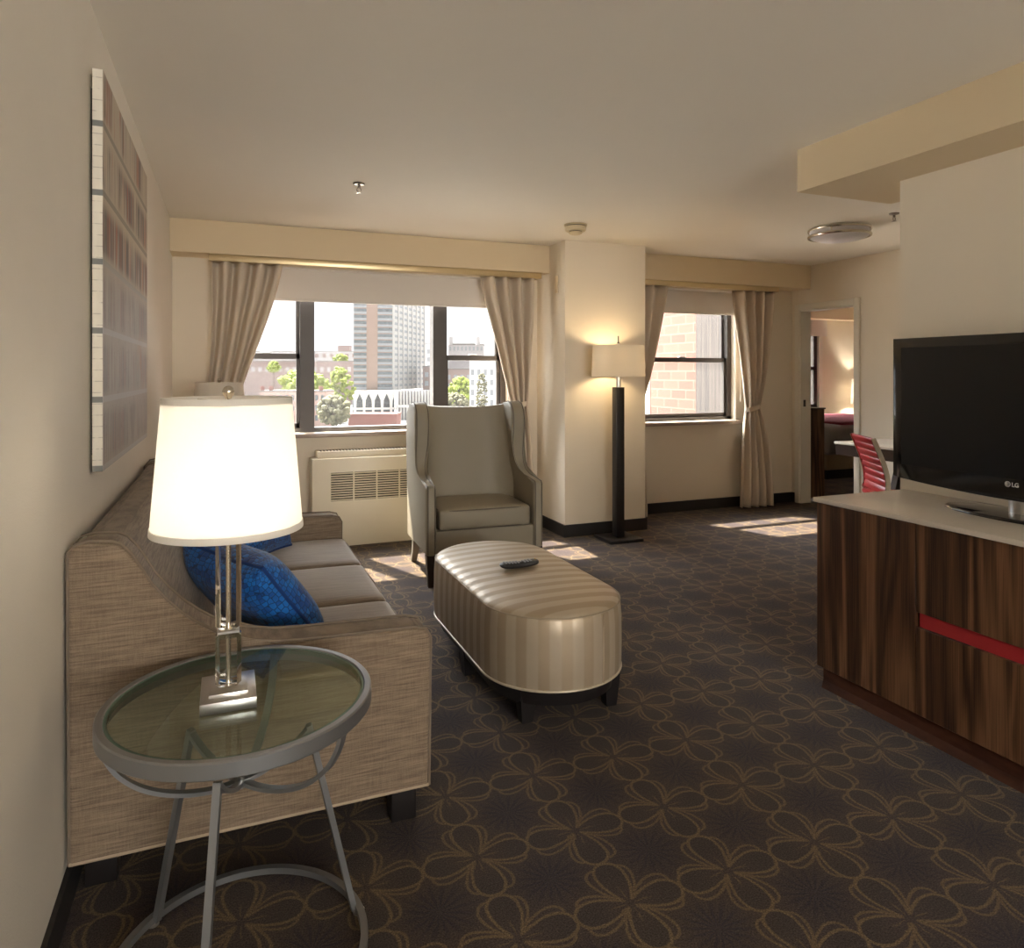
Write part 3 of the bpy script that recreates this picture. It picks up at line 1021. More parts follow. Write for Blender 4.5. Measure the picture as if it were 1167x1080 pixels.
q = MB().tube(pts, .0028, 6, True).build('top_seam', plain('champagne_welt', (.36, .30, .215), .5, metal=.2)); L(q, o)
pts = [(x, y, .152) for x, y, _ in stadium(OX, OY0, OY1, .295)]
q = MB().tube(pts, .005, 8, True).build('piping', plain('champagne_piping', (.48, .42, .32), .4, metal=.2)); L(q, o)
q = MB().tube([(OX + .1, OY0 + .014, .155), (OX + .1, OY0 + .0135, .42)], .0022, 6).build('side_seam', M['pipel']); L(q, o)
m = MB()
ra, rb_ = [(x, y, .085) for x, y, _ in stadium(OX, OY0, OY1, .262)], [(x, y, .150) for x, y, _ in stadium(OX, OY0, OY1, .275)]
m.loop_solid([[Vector(p) for p in ra], [Vector(p) for p in rb_]]); L(m.build('base_rail', M['black']), ott)
for x_, y_ in ((1.07, 2.50), (1.44, 2.50), (1.0, 2.99), (1.48, 2.99), (1.07, 3.45), (1.44, 3.45)):
    m = MB(); rr = []
    for z_, h in ((0, .022), (.04, .026), (.13, .033)):
        rr.append([Vector((x_ + a * h, y_ + c2 * h, z_)) for a, c2 in ((-1, -1), (1, -1), (1, 1), (-1, 1))])
    m.loop_solid(rr); L(m.build('leg', M['black']), ott)

# remote
rem = thing('remote_control', 'black television remote control lying on the ottoman', 'remote control', (1.235, 2.955, .4575), R(4)); bpy.context.view_layer.update()
m = MB(); rr = []
for k in range(25):
    u = -1 + 2 * k / 24
    w = (.0245 - .004 * math.cos(u * 2.6)) * (max(.02, 1 - abs(u) ** 9)) ** .5
    h = .0135 * (max(.02, 1 - abs(u) ** 7)) ** .5
    zc = .0145 + .0065 * (u * u)
    rr.append([Vector((u * .098, w * math.copysign(abs(math.cos(a)) ** .7, math.cos(a)), zc + h * math.copysign(abs(math.sin(a)) ** .7, math.sin(a)))) for a in [2 * PI * i / 20 for i in range(20)]])
m.loop_solid(rr); body = m.build('body', M['rubber'], rem, angle=60)
for i in range(9):
    for j in range(3):
        x_ = -.072 + i * .0155; zc = .0145 + .0065 * (x_ / .098) ** 2 + .013
        if (i, j) in ((5, 0), (5, 2)): continue
        MB().box(x_ - .0045, x_ + .0045, -.0125 + j * .0125 - .0042, -.0125 + j * .0125 + .0042, zc - .002, zc + .0022, .0008, 1).build('button', M['keys'], rem)
MB().box(.077, .085, -.004, .004, .030, .0345, .001, 1).build('power_button', plain('amber_button', (.6, .42, .2), .4), rem)

# ------------------------------------------------------------------ wing armchair
CH = thing('wing_armchair', 'taupe leather wing armchair in front of the window', 'armchair', (1.545, 4.245, 0), R(-2.5))
# local: x across (-.405..405), y=0 front, +y back
HW = .395
def wing_panel(sx):
    """side panel: arm + wing as one skin; profile in (y,z), thick in x"""
    prof = [(.0, .20), (.0, .615), (.012, .632), (.10, .640), (.22, .650), (.30, .672), (.345, .715), (.362, .78), (.350, .86), (.332, .95), (.330, 1.03), (.345, 1.085), (.385, 1.128), (.45, 1.146), (.53, 1.132), (.60, 1.11), (.66, 1.06), (.645, .9), (.62, .6), (.615, .20)]
    return prof
for sx in (-1, 1):
    pf = wing_panel(sx)
    m = MB()
    x0, x1 = (-HW, -HW + .068) if sx < 0 else (HW - .068, HW)
    m.prism(pf, 'x', x0, x1, .022, 4)
    # thin out and flare the wings above the arm
    for v in m.b.verts:
        if v.co.z > .64:
            k = min(1, (v.co.z - .64) / .2)
            inner = abs(v.co.x) < HW - .034
            if inner: v.co.x -= sx * .034 * k
    o = m.build('arm_wing', M['chair'], CH, angle=50)
    xi = x0 + .003 if sx > 0 else x1 - .003
    for xx in (x0 + .012, x1 - .012):
        pts = []
        for py, pz in pf[1:17]:
            x_ = xx
            if pz > .64:
                k = min(1, (pz - .64) / .2)
                if abs(xx) < HW - .034: x_ -= sx * .034 * k
            pts.append((x_, py, pz))
        pts = [(xx, -.001, .21)] + [(a, b_ - .0005, c2 + .0005) for a, b_, c2 in pts]
        MB().tube(pts, .0036, 6).build('piping', M['chairp'], o)
# back
m = MB(); rr = []
nb = 16
for i in range(nb + 1):
    z_ = .30 + (1.10 - .30) * i / nb
    ring = []
    xs = [-1 + 2 * k / 20 for k in range(21)]
    yf = .505 + .085 * (z_ - .3) / .8
    top = i == nb
    for x_ in xs: ring.append(Vector((x_ * (HW - .06), yf - .15 * abs(x_) ** 5 - .018 * (1 - x_ * x_) * math.sin(PI * i / nb), z_ + (.03 * abs(x_) ** 3 if i > nb * .6 else 0) * ((i / nb - .6) / .4 if i > nb * .6 else 0))))
    for x_ in reversed(xs): ring.append(Vector((x_ * (HW - .06), yf + .075, z_ + (.03 * abs(x_) ** 3 if i > nb * .6 else 0) * ((i / nb - .6) / .4 if i > nb * .6 else 0) - (.012 if top else 0))))
    rr.append(ring)
m.loop_solid(rr)
m.build('backrest', M['chair'], CH, angle=60)
MB().box(-HW + .06, HW - .06, .018, .62, .20, .345, .006).build('seat_rail', M['chair'], CH)
o = MB().rbox(Vector((0, .265, .412)), (HW - .088, .258, .066), .022, 12, (0, .006, .018)).build('seat_cushion', M['chair'], CH, angle=80)
for zz in (.352, .470):
    pts = []
    for k in range(60):
        q = 2 * PI * k / 60; e = 7
        a, c2 = math.cos(q), math.sin(q)
        pts.append(((HW - .092) * math.copysign(abs(a) ** (2 / e), a), .265 + .257 * math.copysign(abs(c2) ** (2 / e), c2), zz))
    MB().tube(pts, .004, 6, True).build('piping', M['chairp'], o)
for sx in (-1, 1):
    m = MB(); rr = []
    for z_, h, dy in ((0, .018, -.012), (.06, .02, -.006), (.14, .025, 0), (.202, .029, 0)):
        rr.append([Vector((sx * (HW - .034) + a * h, .035 + dy + c2 * h, z_)) for a, c2 in ((-1, -1), (1, -1), (1, 1), (-1, 1))])
    m.loop_solid(rr); m.build('leg', M['espresso'], CH)
    m = MB(); rr = []
    for z_, h, dy in ((0, .019, .11), (.08, .021, .055), (.202, .027, 0)):
        rr.append([Vector((sx * (HW - .06) + a * h, .57 + dy + c2 * h, z_)) for a, c2 in ((-1, -1), (1, -1), (1, 1), (-1, 1))])
    m.loop_solid(rr); m.build('leg', plain('grey_washed_leg', (.20, .18, .15), .5), CH)

# ------------------------------------------------------------------ floor lamp
fl = thing('floor_lamp', 'lit floor lamp with square black post beside the column', 'floor lamp', (2.935, 4.945, 0))
MB().box(-.15, .15, -.14, .14, 0, .025, .003).build('base', M['black'], fl)
MB().box(-.0365, .0365, -.0365, .0365, .025, 1.232, .003).build('post', M['black'], fl)
MB().lathe([(.001, 1.232), (.02, 1.232), (.02, 1.33), (.013, 1.335), (.013, 1.40), (.001, 1.40)], (0, 0), 24).build('neck', M['steel'], fl)
m = MB(); m.lathe([(.216, 1.318), (.206, 1.568), (.203, 1.568), (.213, 1.318), (.216, 1.318)], (0, 0), 72, cap=False)
sh = m.build('shade', M['shade2'], fl)
m = MB()
for k in range(3):
    a = 2 * PI * k / 3 + .4
    m.tube([(0, 0, 1.55), (.203 * math.cos(a), .203 * math.sin(a), 1.555)], .002, 5)
m.tube([(0, 0, 1.40), (0, 0, 1.62)], .003, 6)
m.build('spider', M['steel'], fl)
MB().lathe([(.001, 1.585), (.012, 1.587), (.008, 1.597), (.0055, 1.602), (.0055, 1.645), (.001, 1.648)], (0, 0), 16).build('finial', M['bronze'], fl)
for sx in (-1, 1):
    m = MB(); m.lathe([(.001, 1.40), (.012, 1.405), (.027, 1.44), (.028, 1.46), (.018, 1.49), (.001, 1.50)], (sx * .055, 0), 16)
    m.build('bulb', emit('floor_lamp_bulb', (1, .74, .42), 45.0), fl)

# ------------------------------------------------------------------ painting
pt = thing('painting', 'abstract canvas painting with white brick edge on the left wall', 'painting', (XL, 2.97, 1.055)); bpy.context.view_layer.update()
PX0, PX1 = -.366, -.338
bx_ = MB().box(PX0, PX1 - .0012, 2.362, 3.58, 1.055, 2.236, .001, 1).build('canvas_edge', M['cside']); L(bx_, pt)
o = MB().box(PX1 - .0012, PX1, 2.363, 3.579, 1.056, 2.235).build('canvas_face', M['cfront']); L(o, pt)
o = MB().box(XL + .0005, PX0, 2.40, 3.54, 1.10, 2.19).build('stretcher', M['black']); L(o, pt)

# ------------------------------------------------------------------ heating unit under the window
hv = thing('heating_unit', 'cream wall heating unit with louvred grilles under the window', 'heater', (1.2, 5.6, 0)); bpy.context.view_layer.update()
HX0, HX1, HY = .60, 1.83, 5.548
m = MB(); m.box(HX0, HX1, HY, YB - .001, 0, .685, .006); cab = L(m.build('cabinet', M['hvac']), hv)
m = MB(); m.box(HX0 + .045, HX1 - .045, HY + .035, YB - .002, .685, .738, .004); L(m.build('top_vent', M['hvac']), hv)
m = MB()
for k in range(44):
    x_ = HX0 + .07 + k * .025
    m.box(x_, x_ + .012, HY + .06, HY + .13, .7375, .7395)
L(m.build('vent_slots', M['dark']), hv)
gx = .742
while gx + .17 < HX1 - .08:
    m = MB(); m.box(gx, gx + .168, HY - .002, HY + .012, .355, .575); g = L(m.build('grille', M['dark']), hv); bpy.context.view_layer.update()
    m = MB()
    for k in range(12):
        z_ = .363 + k * .0185
        m.obox(Vector((gx + .084, HY - .003, z_)), (.168, .004, .0105), Matrix.Rotation(R(30), 4, 'X'))
    m.box(gx - .006, gx, HY - .005, HY, .35, .58); m.box(gx + .168, gx + .174, HY - .005, HY, .35, .58)
    L(m.build('louvres', M['hvac']), g)
    gx += .18

# ------------------------------------------------------------------ media console and television
con = thing('media_console', 'walnut media console with pale stone top under the television', 'cabinet', (2.6, 1.6, 0)); bpy.context.view_layer.update()
CX0, CX1, CY0, CY1 = 2.345, XP - .003, .43, 2.30
o = MB().box(CX0 + .02, CX1, CY0, CY1, .092, .792).build('carcass', M['walnut']); L(o, con)
o = MB().box(CX0 - .01, CX1, CY0 - .01, CY1 + .012, .793, .812, .0015).build('countertop', M['counter']); L(o, con)
m = MB(); m.box(CX0 + .024, CX1, CY0 + .01, CY1 - .012, .0, .0915); 
m.prism([(CX0 + .014, 0), (CX0 + .024, .032), (CX0 + .03, 0)], 'y', CY0 + .01, CY1 - .012)
L(m.build('plinth', M['plinth']), con)
def front(name, y0, y1, z0, z1):
    o = MB().box(CX0, CX0 + .0195, y0, y1, z0, z1, .0012, 1).build(name, M['walnut']); return L(o, con)
front('door', 1.836, CY1, .093, .790)
front('drawer', 1.368, 1.832, .468, .790); front('drawer', 1.368, 1.832, .093, .412)
front('drawer', .90, 1.364, .468, .790); front('drawer', .90, 1.364, .093, .412)
front('door', CY0, .896, .093, .790)
for y0, y1 in ((1.368, 1.826), (.90, 1.36)):
    o = MB().box(CX0 + .012, CX0 + .0198, y0, y1, .413, .467).build('finger_pull', M['red']); L(o, con)

TVX, TVC = 2.655, 1.685
tv = thing('television', 'black flat screen television on the walnut console', 'television', (TVX + .05, TVC, .812)); bpy.context.view_layer.update()
y0, y1, zt, zb = TVC - .5, TVC + .5, 1.492, .905
# bezel: front outline with a bowed bottom
out = [(y0, zt), (y1, zt), (y1, zb)]
nb = 24
for k in range(1, nb):
    u = k / nb
    out.append((y1 + (y0 - y1) * u, zb - .026 * math.sin(PI * u) ** .8))
out.append((y0, zb))
m = MB(); m.prism(out, 'x', TVX, TVX + .05, .006, 2); bz = L(m.build('bezel', M['gloss'], angle=35), tv)
m = MB(); m.box(TVX - .0012, TVX + .002, y0 + .042, y1 - .042, .958, zt - .04); L(m.build('screen', M['screen']), tv)
bk = [(y0 + .05, zt - .05), (y1 - .05, zt - .05), (y1 - .08, zb + .02), (y0 + .08, zb + .02)]
m = MB(); m.prism(bk, 'x', TVX + .05, TVX + .092, .015, 2); L(m.build('rear_housing', M['rubber']), tv)
m = MB(); m.lathe([(.001, 0), (1, 0), (1.0, .006), (.97, .012), (.6, .0165), (.001, .018)], (0, 0), 64)
for v in m.b.verts: v.co = Vector((TVX + .055 + v.co.x * .125, TVC + v.co.y * .29, .812 + v.co.z))
L(m.build('stand_base', M['gloss'], angle=50), tv)
m = MB(); m.lathe([(.034, .828), (.034, .90)], (0, 0), 28)
for v in m.b.verts: v.co = Vector((TVX + .045 + v.co.x * .8, TVC + v.co.y * 1.25, v.co.z))
L(m.build('stand_neck', M['steel']), tv)
# maker's mark
m = MB(); m.lathe([(.001, 0), (.0105, 0), (.0105, .001), (.001, .001)], (0, 0), 28)
for v in m.b.verts: v.co = Vector((TVX - .0009 + v.co.z * .5, TVC + .019 - v.co.x, .9375 + v.co.y))
lg = L(m.build('emblem', M['silverdot']), tv)
def text_mesh(txt, size, name, mat):
    cu = bpy.data.curves.new(name, 'FONT'); cu.body = txt; cu.size = size; cu.extrude = .0004
    cu.offset = .0006
    tmp = bpy.data.objects.new(name, cu); C.objects.link(tmp)
    bpy.context.view_layer.update()
    me = bpy.data.meshes.new_from_object(tmp.evaluated_get(bpy.context.evaluated_depsgraph_get()))
    bpy.data.objects.remove(tmp); bpy.data.curves.remove(cu)
    me.materials.append(mat)
    o = bpy.data.objects.new(name, me); C.objects.link(o); return o
o = text_mesh('LG', .021, 'lettering', M['silverdot'])
o.data.transform(Matrix.Translation((TVX - .0008, TVC + .005, .930)) @ Matrix(((0, 0, -1, 0), (-1, 0, 0, 0), (0, 1, 0, 0), (0, 0, 0, 1))))
L(o, tv)
m = MB()
m.tube([(TVX - .0015, TVC + .019 + .0068 * math.cos(a), .9375 + .0068 * math.sin(a)) for a in [R(90 + 15 * k) for k in range(19)]], .0008, 5)
m.box(TVX - .002, TVX - .001, TVC + .0118, TVC + .017, .9368, .9382)
m.box(TVX - .002, TVX - .001, TVC + .0178, TVC + .0192, .934, .941); m.box(TVX - .002, TVX - .001, TVC + .0150, TVC + .0192, .9334, .9346)
L(m.build('emblem_mark', M['rubber']), lg)

# ------------------------------------------------------------------ ceiling fittings
def flush(loc, label, lit):
    t = thing('ceiling_light', label, 'ceiling light', loc, group='flush ceiling lights')
    MB().lathe([(.001, 0), (.205, 0), (.205, -.006), (.001, -.006)], (0, 0), 48).build('back_plate', M['trimw'], t)
    MB().lathe([(.20, -.006), (.206, -.02), (.206, -.05), (.205, -.062)], (0, 0), 64, cap=False).build('drum', M['dome'], t)
    for z_ in (-.012, -.058):
        m = MB(); m.lathe([(.207, z_), (.221, z_ + .002), (.224, z_ - .006), (.221, z_ - .014), (.207, z_ - .015), (.207, z_)], (0, 0), 64, cap=False); m.build('ring', M['nickel'], t)
    for k in range(4):
        a = PI / 2 * k + .5
        MB().lathe([(.001, -.006), (.005, -.006), (.005, -.068), (.001, -.068)], (.214 * math.cos(a), .214 * math.sin(a)), 10).build('spacer', M['nickel'], t)
    m = MB(); m.lathe([(.206, -.065), (.19, -.078), (.15, -.092), (.09, -.102), (.03, -.106), (.001, -.1065)], (0, 0), 48, cap=False)
    m.build('dome', emit('lit_dome', (1, .83, .62), lit) if lit else M['dome'], t)
    return t
flush((4.27, 3.97, HC), 'nickel ringed flush ceiling light near the doorway', 0)


def sprinkler(loc, label):
    t = thing('sprinkler', label, 'sprinkler', loc, group='ceiling sprinklers')
    MB().lathe([(.001, 0), (.034, 0), (.030, -.008), (.012, -.012), (.001, -.012)], (0, 0), 28).build('escutcheon', M['oldnickel'], t)
    m = MB(); m.tube([(0, 0, -.01), (0, 0, -.026)], .008, 10)
    for sx in (-1, 1): m.tube([(sx * .004, 0, -.024), (sx * .012, 0, -.034), (sx * .010, 0, -.045), (sx * .002, 0, -.054)], .0022, 6)
    m.build('frame', M['oldnickel'], t)
    MB().lathe([(.001, -.0535), (.014, -.0535), (.016, -.055), (.001, -.056)], (0, 0), 20).build('deflector', M['oldnickel'], t)
    return t
sprinkler((.704, 4.089, HC), 'small nickel sprinkler on the ceiling above the armchair')
sprinkler((4.233, 3.472, HC), 'small sprinkler on the ceiling behind the flush light')
sd = thing('smoke_detector', 'ivory smoke detector on the ceiling near the column', 'smoke detector', (2.381, 4.622, HC))
MB().lathe([(.001, 0), (.085, 0), (.085, -.010), (.001, -.010)], (0, 0), 40).build('mount', M['plastic'], sd)
MB().lathe([(.001, -.010), (.07, -.010), (.07, -.016), (.001, -.016)], (0, 0), 40).build('vent_ring', M['dark'], sd)
MB().lathe([(.001, -.016), (.078, -.016), (.076, -.042), (.068, -.050), (.001, -.050)], (0, 0), 40).build('housing', M['plastic'], sd)
MB().lathe([(.001, -.050), (.046, -.050), (.046, -.055), (.001, -.055)], (0, 0), 40).build('vent_ring', M['dark'], sd)
MB().lathe([(.001, -.055), (.05, -.055), (.046, -.068), (.03, -.075), (.001, -.076)], (0, 0), 40).build('cap', M['plastic'], sd)
tag(MB().box(2.557, 2.5665, 5.30, 5.345, 2.02, 2.16, .003).build('wall_plate', M['beam']), 'small blank tan plate high on the column side', 'plate')

# ------------------------------------------------------------------ desk nook
desk = thing('desk', 'dark wood writing desk with pale top against the doorway wall', 'desk', (5.1, 3.9, 0)); bpy.context.view_layer.update()
DX0, DX1, DY0, DY1 = 4.79, XR - .014, 3.02, 4.51
o = MB().box(DX0, DX1, DY0, DY1, .745, .765, .002).build('desktop', M['counter']); L(o, desk)
o = MB().box(DX0 + .01, DX1, DY0 + .01, DY1 - .01, .655, .7445).build('apron', M['espresso']); L(o, desk)
for yy in (DY0 + .10, DY1 - .45):
    for dx0, dx1 in ((DX0 + .05, DX0 + .24), (DX1 - .06, DX1 - .24)):
        m = MB(); m.bar([(dx0, yy, 0), (dx1, yy, .656)], .05, .055, (0, 1, 0)); L(m.build('leg', M['espresso']), desk)
dl = thing('desk_lamp', 'small desk lamp with beige shade peeking out beside the television', 'lamp', (5.25, 3.62, .765))
MB().box(-.06, .06, -.06, .06, 0, .025, .002).build('base', M['steel'], dl)
MB().box(-.045, .045, -.045, .045, .027, .05, .002).build('base_step', M['steel'], dl)
MB().lathe([(.001, .05), (.012, .05), (.012, .40), (.001, .40)], (0, 0), 16).build('stem', M['steel'], dl)
m = MB(); m.lathe([(.10, .365), (.09, .54), (.087, .54), (.097, .365), (.10, .365)], (0, 0), 40, cap=False); m.build('shade', M['shade'], dl)
m = MB(); m.lathe([(.001, .40), (.012, .405), (.025, .44), (.02, .47), (.001, .48)], (0, 0), 14); m.build('bulb', emit('desk_bulb', (1, .88, .70), 110.0), dl)

ch = thing('desk_chair', 'red ribbed leather desk chair with chrome frame', 'desk chair', (4.545, 3.68, 0), R(-31))
# local: faces +x ; back at x negative
def backcurve(u):      # u 0 bottom .. 1 top -> (x, z)
    return (-.17 - .085 * u + .035 * math.sin(PI * u ** .7), .49 + .395 * u)
m = MB(); rr = []
for k in range(81):
    u = k / 80; x_, z_ = backcurve(u)
    bul = .010 * abs(math.sin(PI * u * 8)) ** .6
    th = .012 + bul
    rr.append([Vector((x_ + th * a, .215 * c2, z_)) for a, c2 in ((1, -.9), (1, .9), (.6, 1), (-.6, 1), (-1, .9), (-1, -.9), (-.6, -1), (.6, -1))])
m.loop_solid(rr); m.build('backrest', M['redl'], ch, angle=50)
m = MB(); rr = []
for k in range(61):
    u = k / 60; x_ = -.19 + .46 * u; z_ = .455 + .02 * u - .03 * math.sin(PI * u) - .03 * max(0, u - .85) / .15
    th = .014 + .009 * abs(math.sin(PI * u * 8)) ** .6
    rr.append([Vector((x_, .22 * c2, z_ + th * a)) for a, c2 in ((1, -.92), (1, .92), (.6, 1), (-.6, 1), (-1, .92), (-1, -.92), (-.6, -1), (.6, -1))])
m.loop_solid(rr); m.build('seat', M['redl'], ch, angle=50)
for sy in (-1, 1):
    pts = [(backcurve(1 - k / 20)[0] - .004, sy * .232, backcurve(1 - k / 20)[1]) for k in range(21)]
    pts += [(-.16, sy * .232, .47), (-.05, sy * .232, .445), (.12, sy * .232, .445), (.25, sy * .232, .46)]
    m = MB(); m.bar(pts, .016, .03, (0, 1, 0)); m.build('side_frame', M['nickel'], ch)
m = MB(); m.tube([(0.02, 0, .10), (.02, 0, .43)], .026, 16); m.build('gas_column', M['nickel'], ch)
for k in range(5):
    a = 2 * PI * k / 5 + .3
    m = MB(); m.bar([(.02 + .02 * math.cos(a), .02 * math.sin(a), .11), (.02 + .28 * math.cos(a), .28 * math.sin(a), .07)], .035, .022, (-math.sin(a), math.cos(a), 0)); lg_ = m.build('base_arm', M['nickel'], ch)
    m = MB(); m.tube([(.02 + .28 * math.cos(a) - .02 * math.sin(a), .28 * math.sin(a) + .02 * math.cos(a), .028), (.02 + .28 * math.cos(a) + .02 * math.sin(a), .28 * math.sin(a) - .02 * math.cos(a), .028)], .028, 16); m.tube([(.02 + .28 * math.cos(a), .28 * math.sin(a), .03), (.02 + .28 * math.cos(a), .28 * math.sin(a), .07)], .008, 8)
    m.build('caster', M['rubber'], lg_)

# ------------------------------------------------------------------ bedroom beyond the doorway
YR = 8.6
sbx('ceiling_bedroom', 'cream bedroom ceiling beyond the doorway', M['ceil'], 5.62, 10.4, 5.75, YR + .2, HC, HC + .15)
m = MB(); BW = (7.4, 8.80, .80, 2.02)
for a in ((5.62, BW[0], 0, HC), (BW[1], 10.4, 0, HC), (BW[0], BW[1], 0, BW[2]), (BW[0], BW[1], BW[3], HC)): m.box(a[0], a[1], YR, YR + .15, a[2], a[3])
struct(m.build('wall_bedroom_back', M['wall']), 'cream bedroom wall with the bedside lamp', 'wall')
sbx('wall_bedroom_left', 'cream side wall of the bedroom', M['wall'], 5.70, 5.76, YB + .25, YR, 0, HC)
sbx('wall_bedroom_right', 'cream end wall of the bedroom', M['wall'], 10.3, 10.4, 2.3, YR, 0, HC)
sbx('wall_bedroom_front', 'cream near wall of the bedroom', M['wall'], 5.62, 10.4, 2.2, 2.336, 0, HC)
sbx('beam_bedroom', 'cream beam along the bedroom ceiling', M['beam'], 5.7, 10.3, YR - .25, YR, 2.2, HC)
bw = thing('window_3', 'dark framed bedroom window seen through the doorway', 'window', (8.1, YR, .8)); bw['kind'] = 'structure'; bpy.context.view_layer.update()
m = MB()
m.box(BW[0], BW[1], YR + .03, YR + .1, BW[2], BW[2] + .05); m.box(BW[0], BW[1], YR + .03, YR + .1, BW[3] - .05, BW[3]); m.box(BW[0], BW[0] + .05, YR + .03, YR + .1, BW[2], BW[3]); m.box(BW[1] - .07, BW[1], YR + .03, YR + .1, BW[2], BW[3]); m.box(BW[0], BW[1], YR + .03, YR + .1, 1.40, 1.45); m.box(8.62, 8.66, YR + .03, YR + .1, BW[2], BW[3])
L(m.build('frame', M['bronze']), bw)
m = MB(); m.box(BW[0] + .05, BW[1] - .07, YR + .06, YR + .066, BW[2], BW[3]); L(m.build('pane', M['wglass']), bw)
m = MB(); m.box(BW[1], BW[1] + .07, YR - .02, YR + .02, BW[2] - .05, BW[3]); m.box(BW[0], BW[1] + .07, YR - .03, YR + .02, BW[2] - .06, BW[2]); L(m.build('casing', M['trimw']), bw)
t = thing('roller_blind', 'pale roller blind above the bedroom window', 'blind', (8.1, YR - .02, 2.19), group='roller blinds'); bpy.context.view_layer.update()
m = MB(); m.box(BW[0], 8.95, YR - .035, YR - .025, 1.94, 2.199); L(m.build('cloth', M['shadef']), t)

dr = thing('dresser', 'dark wood dresser end standing just inside the bedroom', 'dresser', (6.0, 5.86, 0)); bpy.context.view_layer.update()
m = MB(); m.box(5.80, 6.02, 5.80, 6.6, 0, .955); L(m.build('carcass', M['walnut']), dr)
m = MB(); m.box(5.79, 6.03, 5.79, 6.61, .955, .972, .002); L(m.build('top', M['espresso']), dr)

bed = thing('bed', 'bed with grey cover and red blanket in the bedroom', 'bed', (8.2, 7.3, 0)); bpy.context.view_layer.update()
m = MB(); m.box(6.95, 8.95, 6.66, 8.1, .13, .32, .01); L(m.build('bed_base', M['bedbase']), bed)
m = MB(); m.box(7.05, 8.85, 6.76, 8.0, .0, .13); L(m.build('plinth', M['dark']), bed)
m = MB(); m.rbox(Vector((7.95, 7.38, .50)), (1.02, .75, .19), .07, 8, (0, 0, .02)); L(m.build('cover', M['greycloth'], angle=80), bed)
m = MB(); m.rbox(Vector((8.05, 7.42, .705)), (.85, .765, .022), .02, 8, (0, 0, .015)); L(m.build('blanket', M['redcloth'], angle=80), bed)
ns = thing('nightstand', 'dark nightstand beside the bed against the bedroom wall', 'nightstand', (9.35, 8.3, 0)); bpy.context.view_layer.update()
m = MB(); m.box(9.1, 9.75, 8.12, 8.58, 0, .56); L(m.build('carcass', M['espresso']), ns)
m = MB(); m.box(9.09, 9.76, 8.11, 8.585, .56, .58, .002); L(m.build('top', M['counter']), ns)
bl = thing('bedside_lamp', 'lit bedside lamp with white shade seen through the doorway', 'lamp', (9.45, 8.36, .58))
MB().lathe([(.001, 0), (.07, 0), (.07, .02), (.012, .03), (.012, .36), (.001, .36)], (0, 0), 20).build('stand', M['steel'], bl)
m = MB(); m.lathe([(.15, .27), (.14, .68), (.137, .68), (.147, .27), (.15, .27)], (0, 0), 40, cap=False); m.build('shade', M['shade'], bl)
m = MB(); m.lathe([(.001, .36), (.02, .38), (.035, .43), (.03, .47), (.001, .49)], (0, 0), 14); m.build('bulb', emit('bedside_bulb', (1, .88, .70), 420.0), bl)

# ------------------------------------------------------------------ outside
GZ = -19.0
def ext(name, c, var=.1, scale=.4): return plain(name, c, .9, var=var, scale=scale, spec=.1)
M['street'] = ext('pale_street', (.20, .195, .19))
M['towerbrick'] = ext('tower_brick', (.27, .195, .165))
M['towerpale'] = ext('tower_concrete', (.40, .39, .38))
M['towerglass'] = plain('tower_glass', (.10, .115, .13), .35, var=.7, scale=.9)
M['balc'] = ext('balcony_front', (.25, .26, .28))
M['pink'] = ext('pink_render', (.42, .30, .265))
M['stone'] = ext('white_stone', (.62, .61, .59))
M['roofgrey'] = ext('flat_roof', (.17, .155, .15))
M['ghost'] = ext('far_brick', (.235, .18, .17))
M['ghost2'] = ext('far_block', (.34, .325, .33))
M['roofred'] = ext('red_roof', (.22, .10, .085))
struct(bx('ground', M['street'], -400, 900, 12, 1500, GZ - 1, GZ), 'pale street level far below the window', 'ground')

M['bounce_pale'] = ext('pale_bounce_reflector', (.80, .77, .71))
struct(bx('bounce_roof', M['bounce_pale'], -60, 70, 8, 75, -8.6, -8), 'added unseen pale roof that bounces daylight up to the ceiling', 'roof')  # added out of view to reflect sunlight through the windows onto the ceiling

cA, sA = math.cos(math.atan(324.5 / 800)), math.sin(math.atan(324.5 / 800))
def at(px, t, z=0):
    """point at picture column px and depth t in front of the lens"""
    u = (px - 583.5) / 800
    return Vector((t * (u * cA + sA), t * (cA - u * sA), z))
def zat(py, t): return 1.343 - (py - 425.5) / 800 * t

def block(o_, u, v, w, d, z0, z1, name, mat, parent):
    """box with one corner o_, width w along u, depth d along v"""
    m = MB()
    p = [o_, o_ + u * w, o_ + u * w + v * d, o_ + v * d]
    m.loop_solid([[Vector((q.x, q.y, z0)) for q in p], [Vector((q.x, q.y, z1)) for q in p]])
    o = m.build(name, mat, smooth=False)
    return L(o, parent)

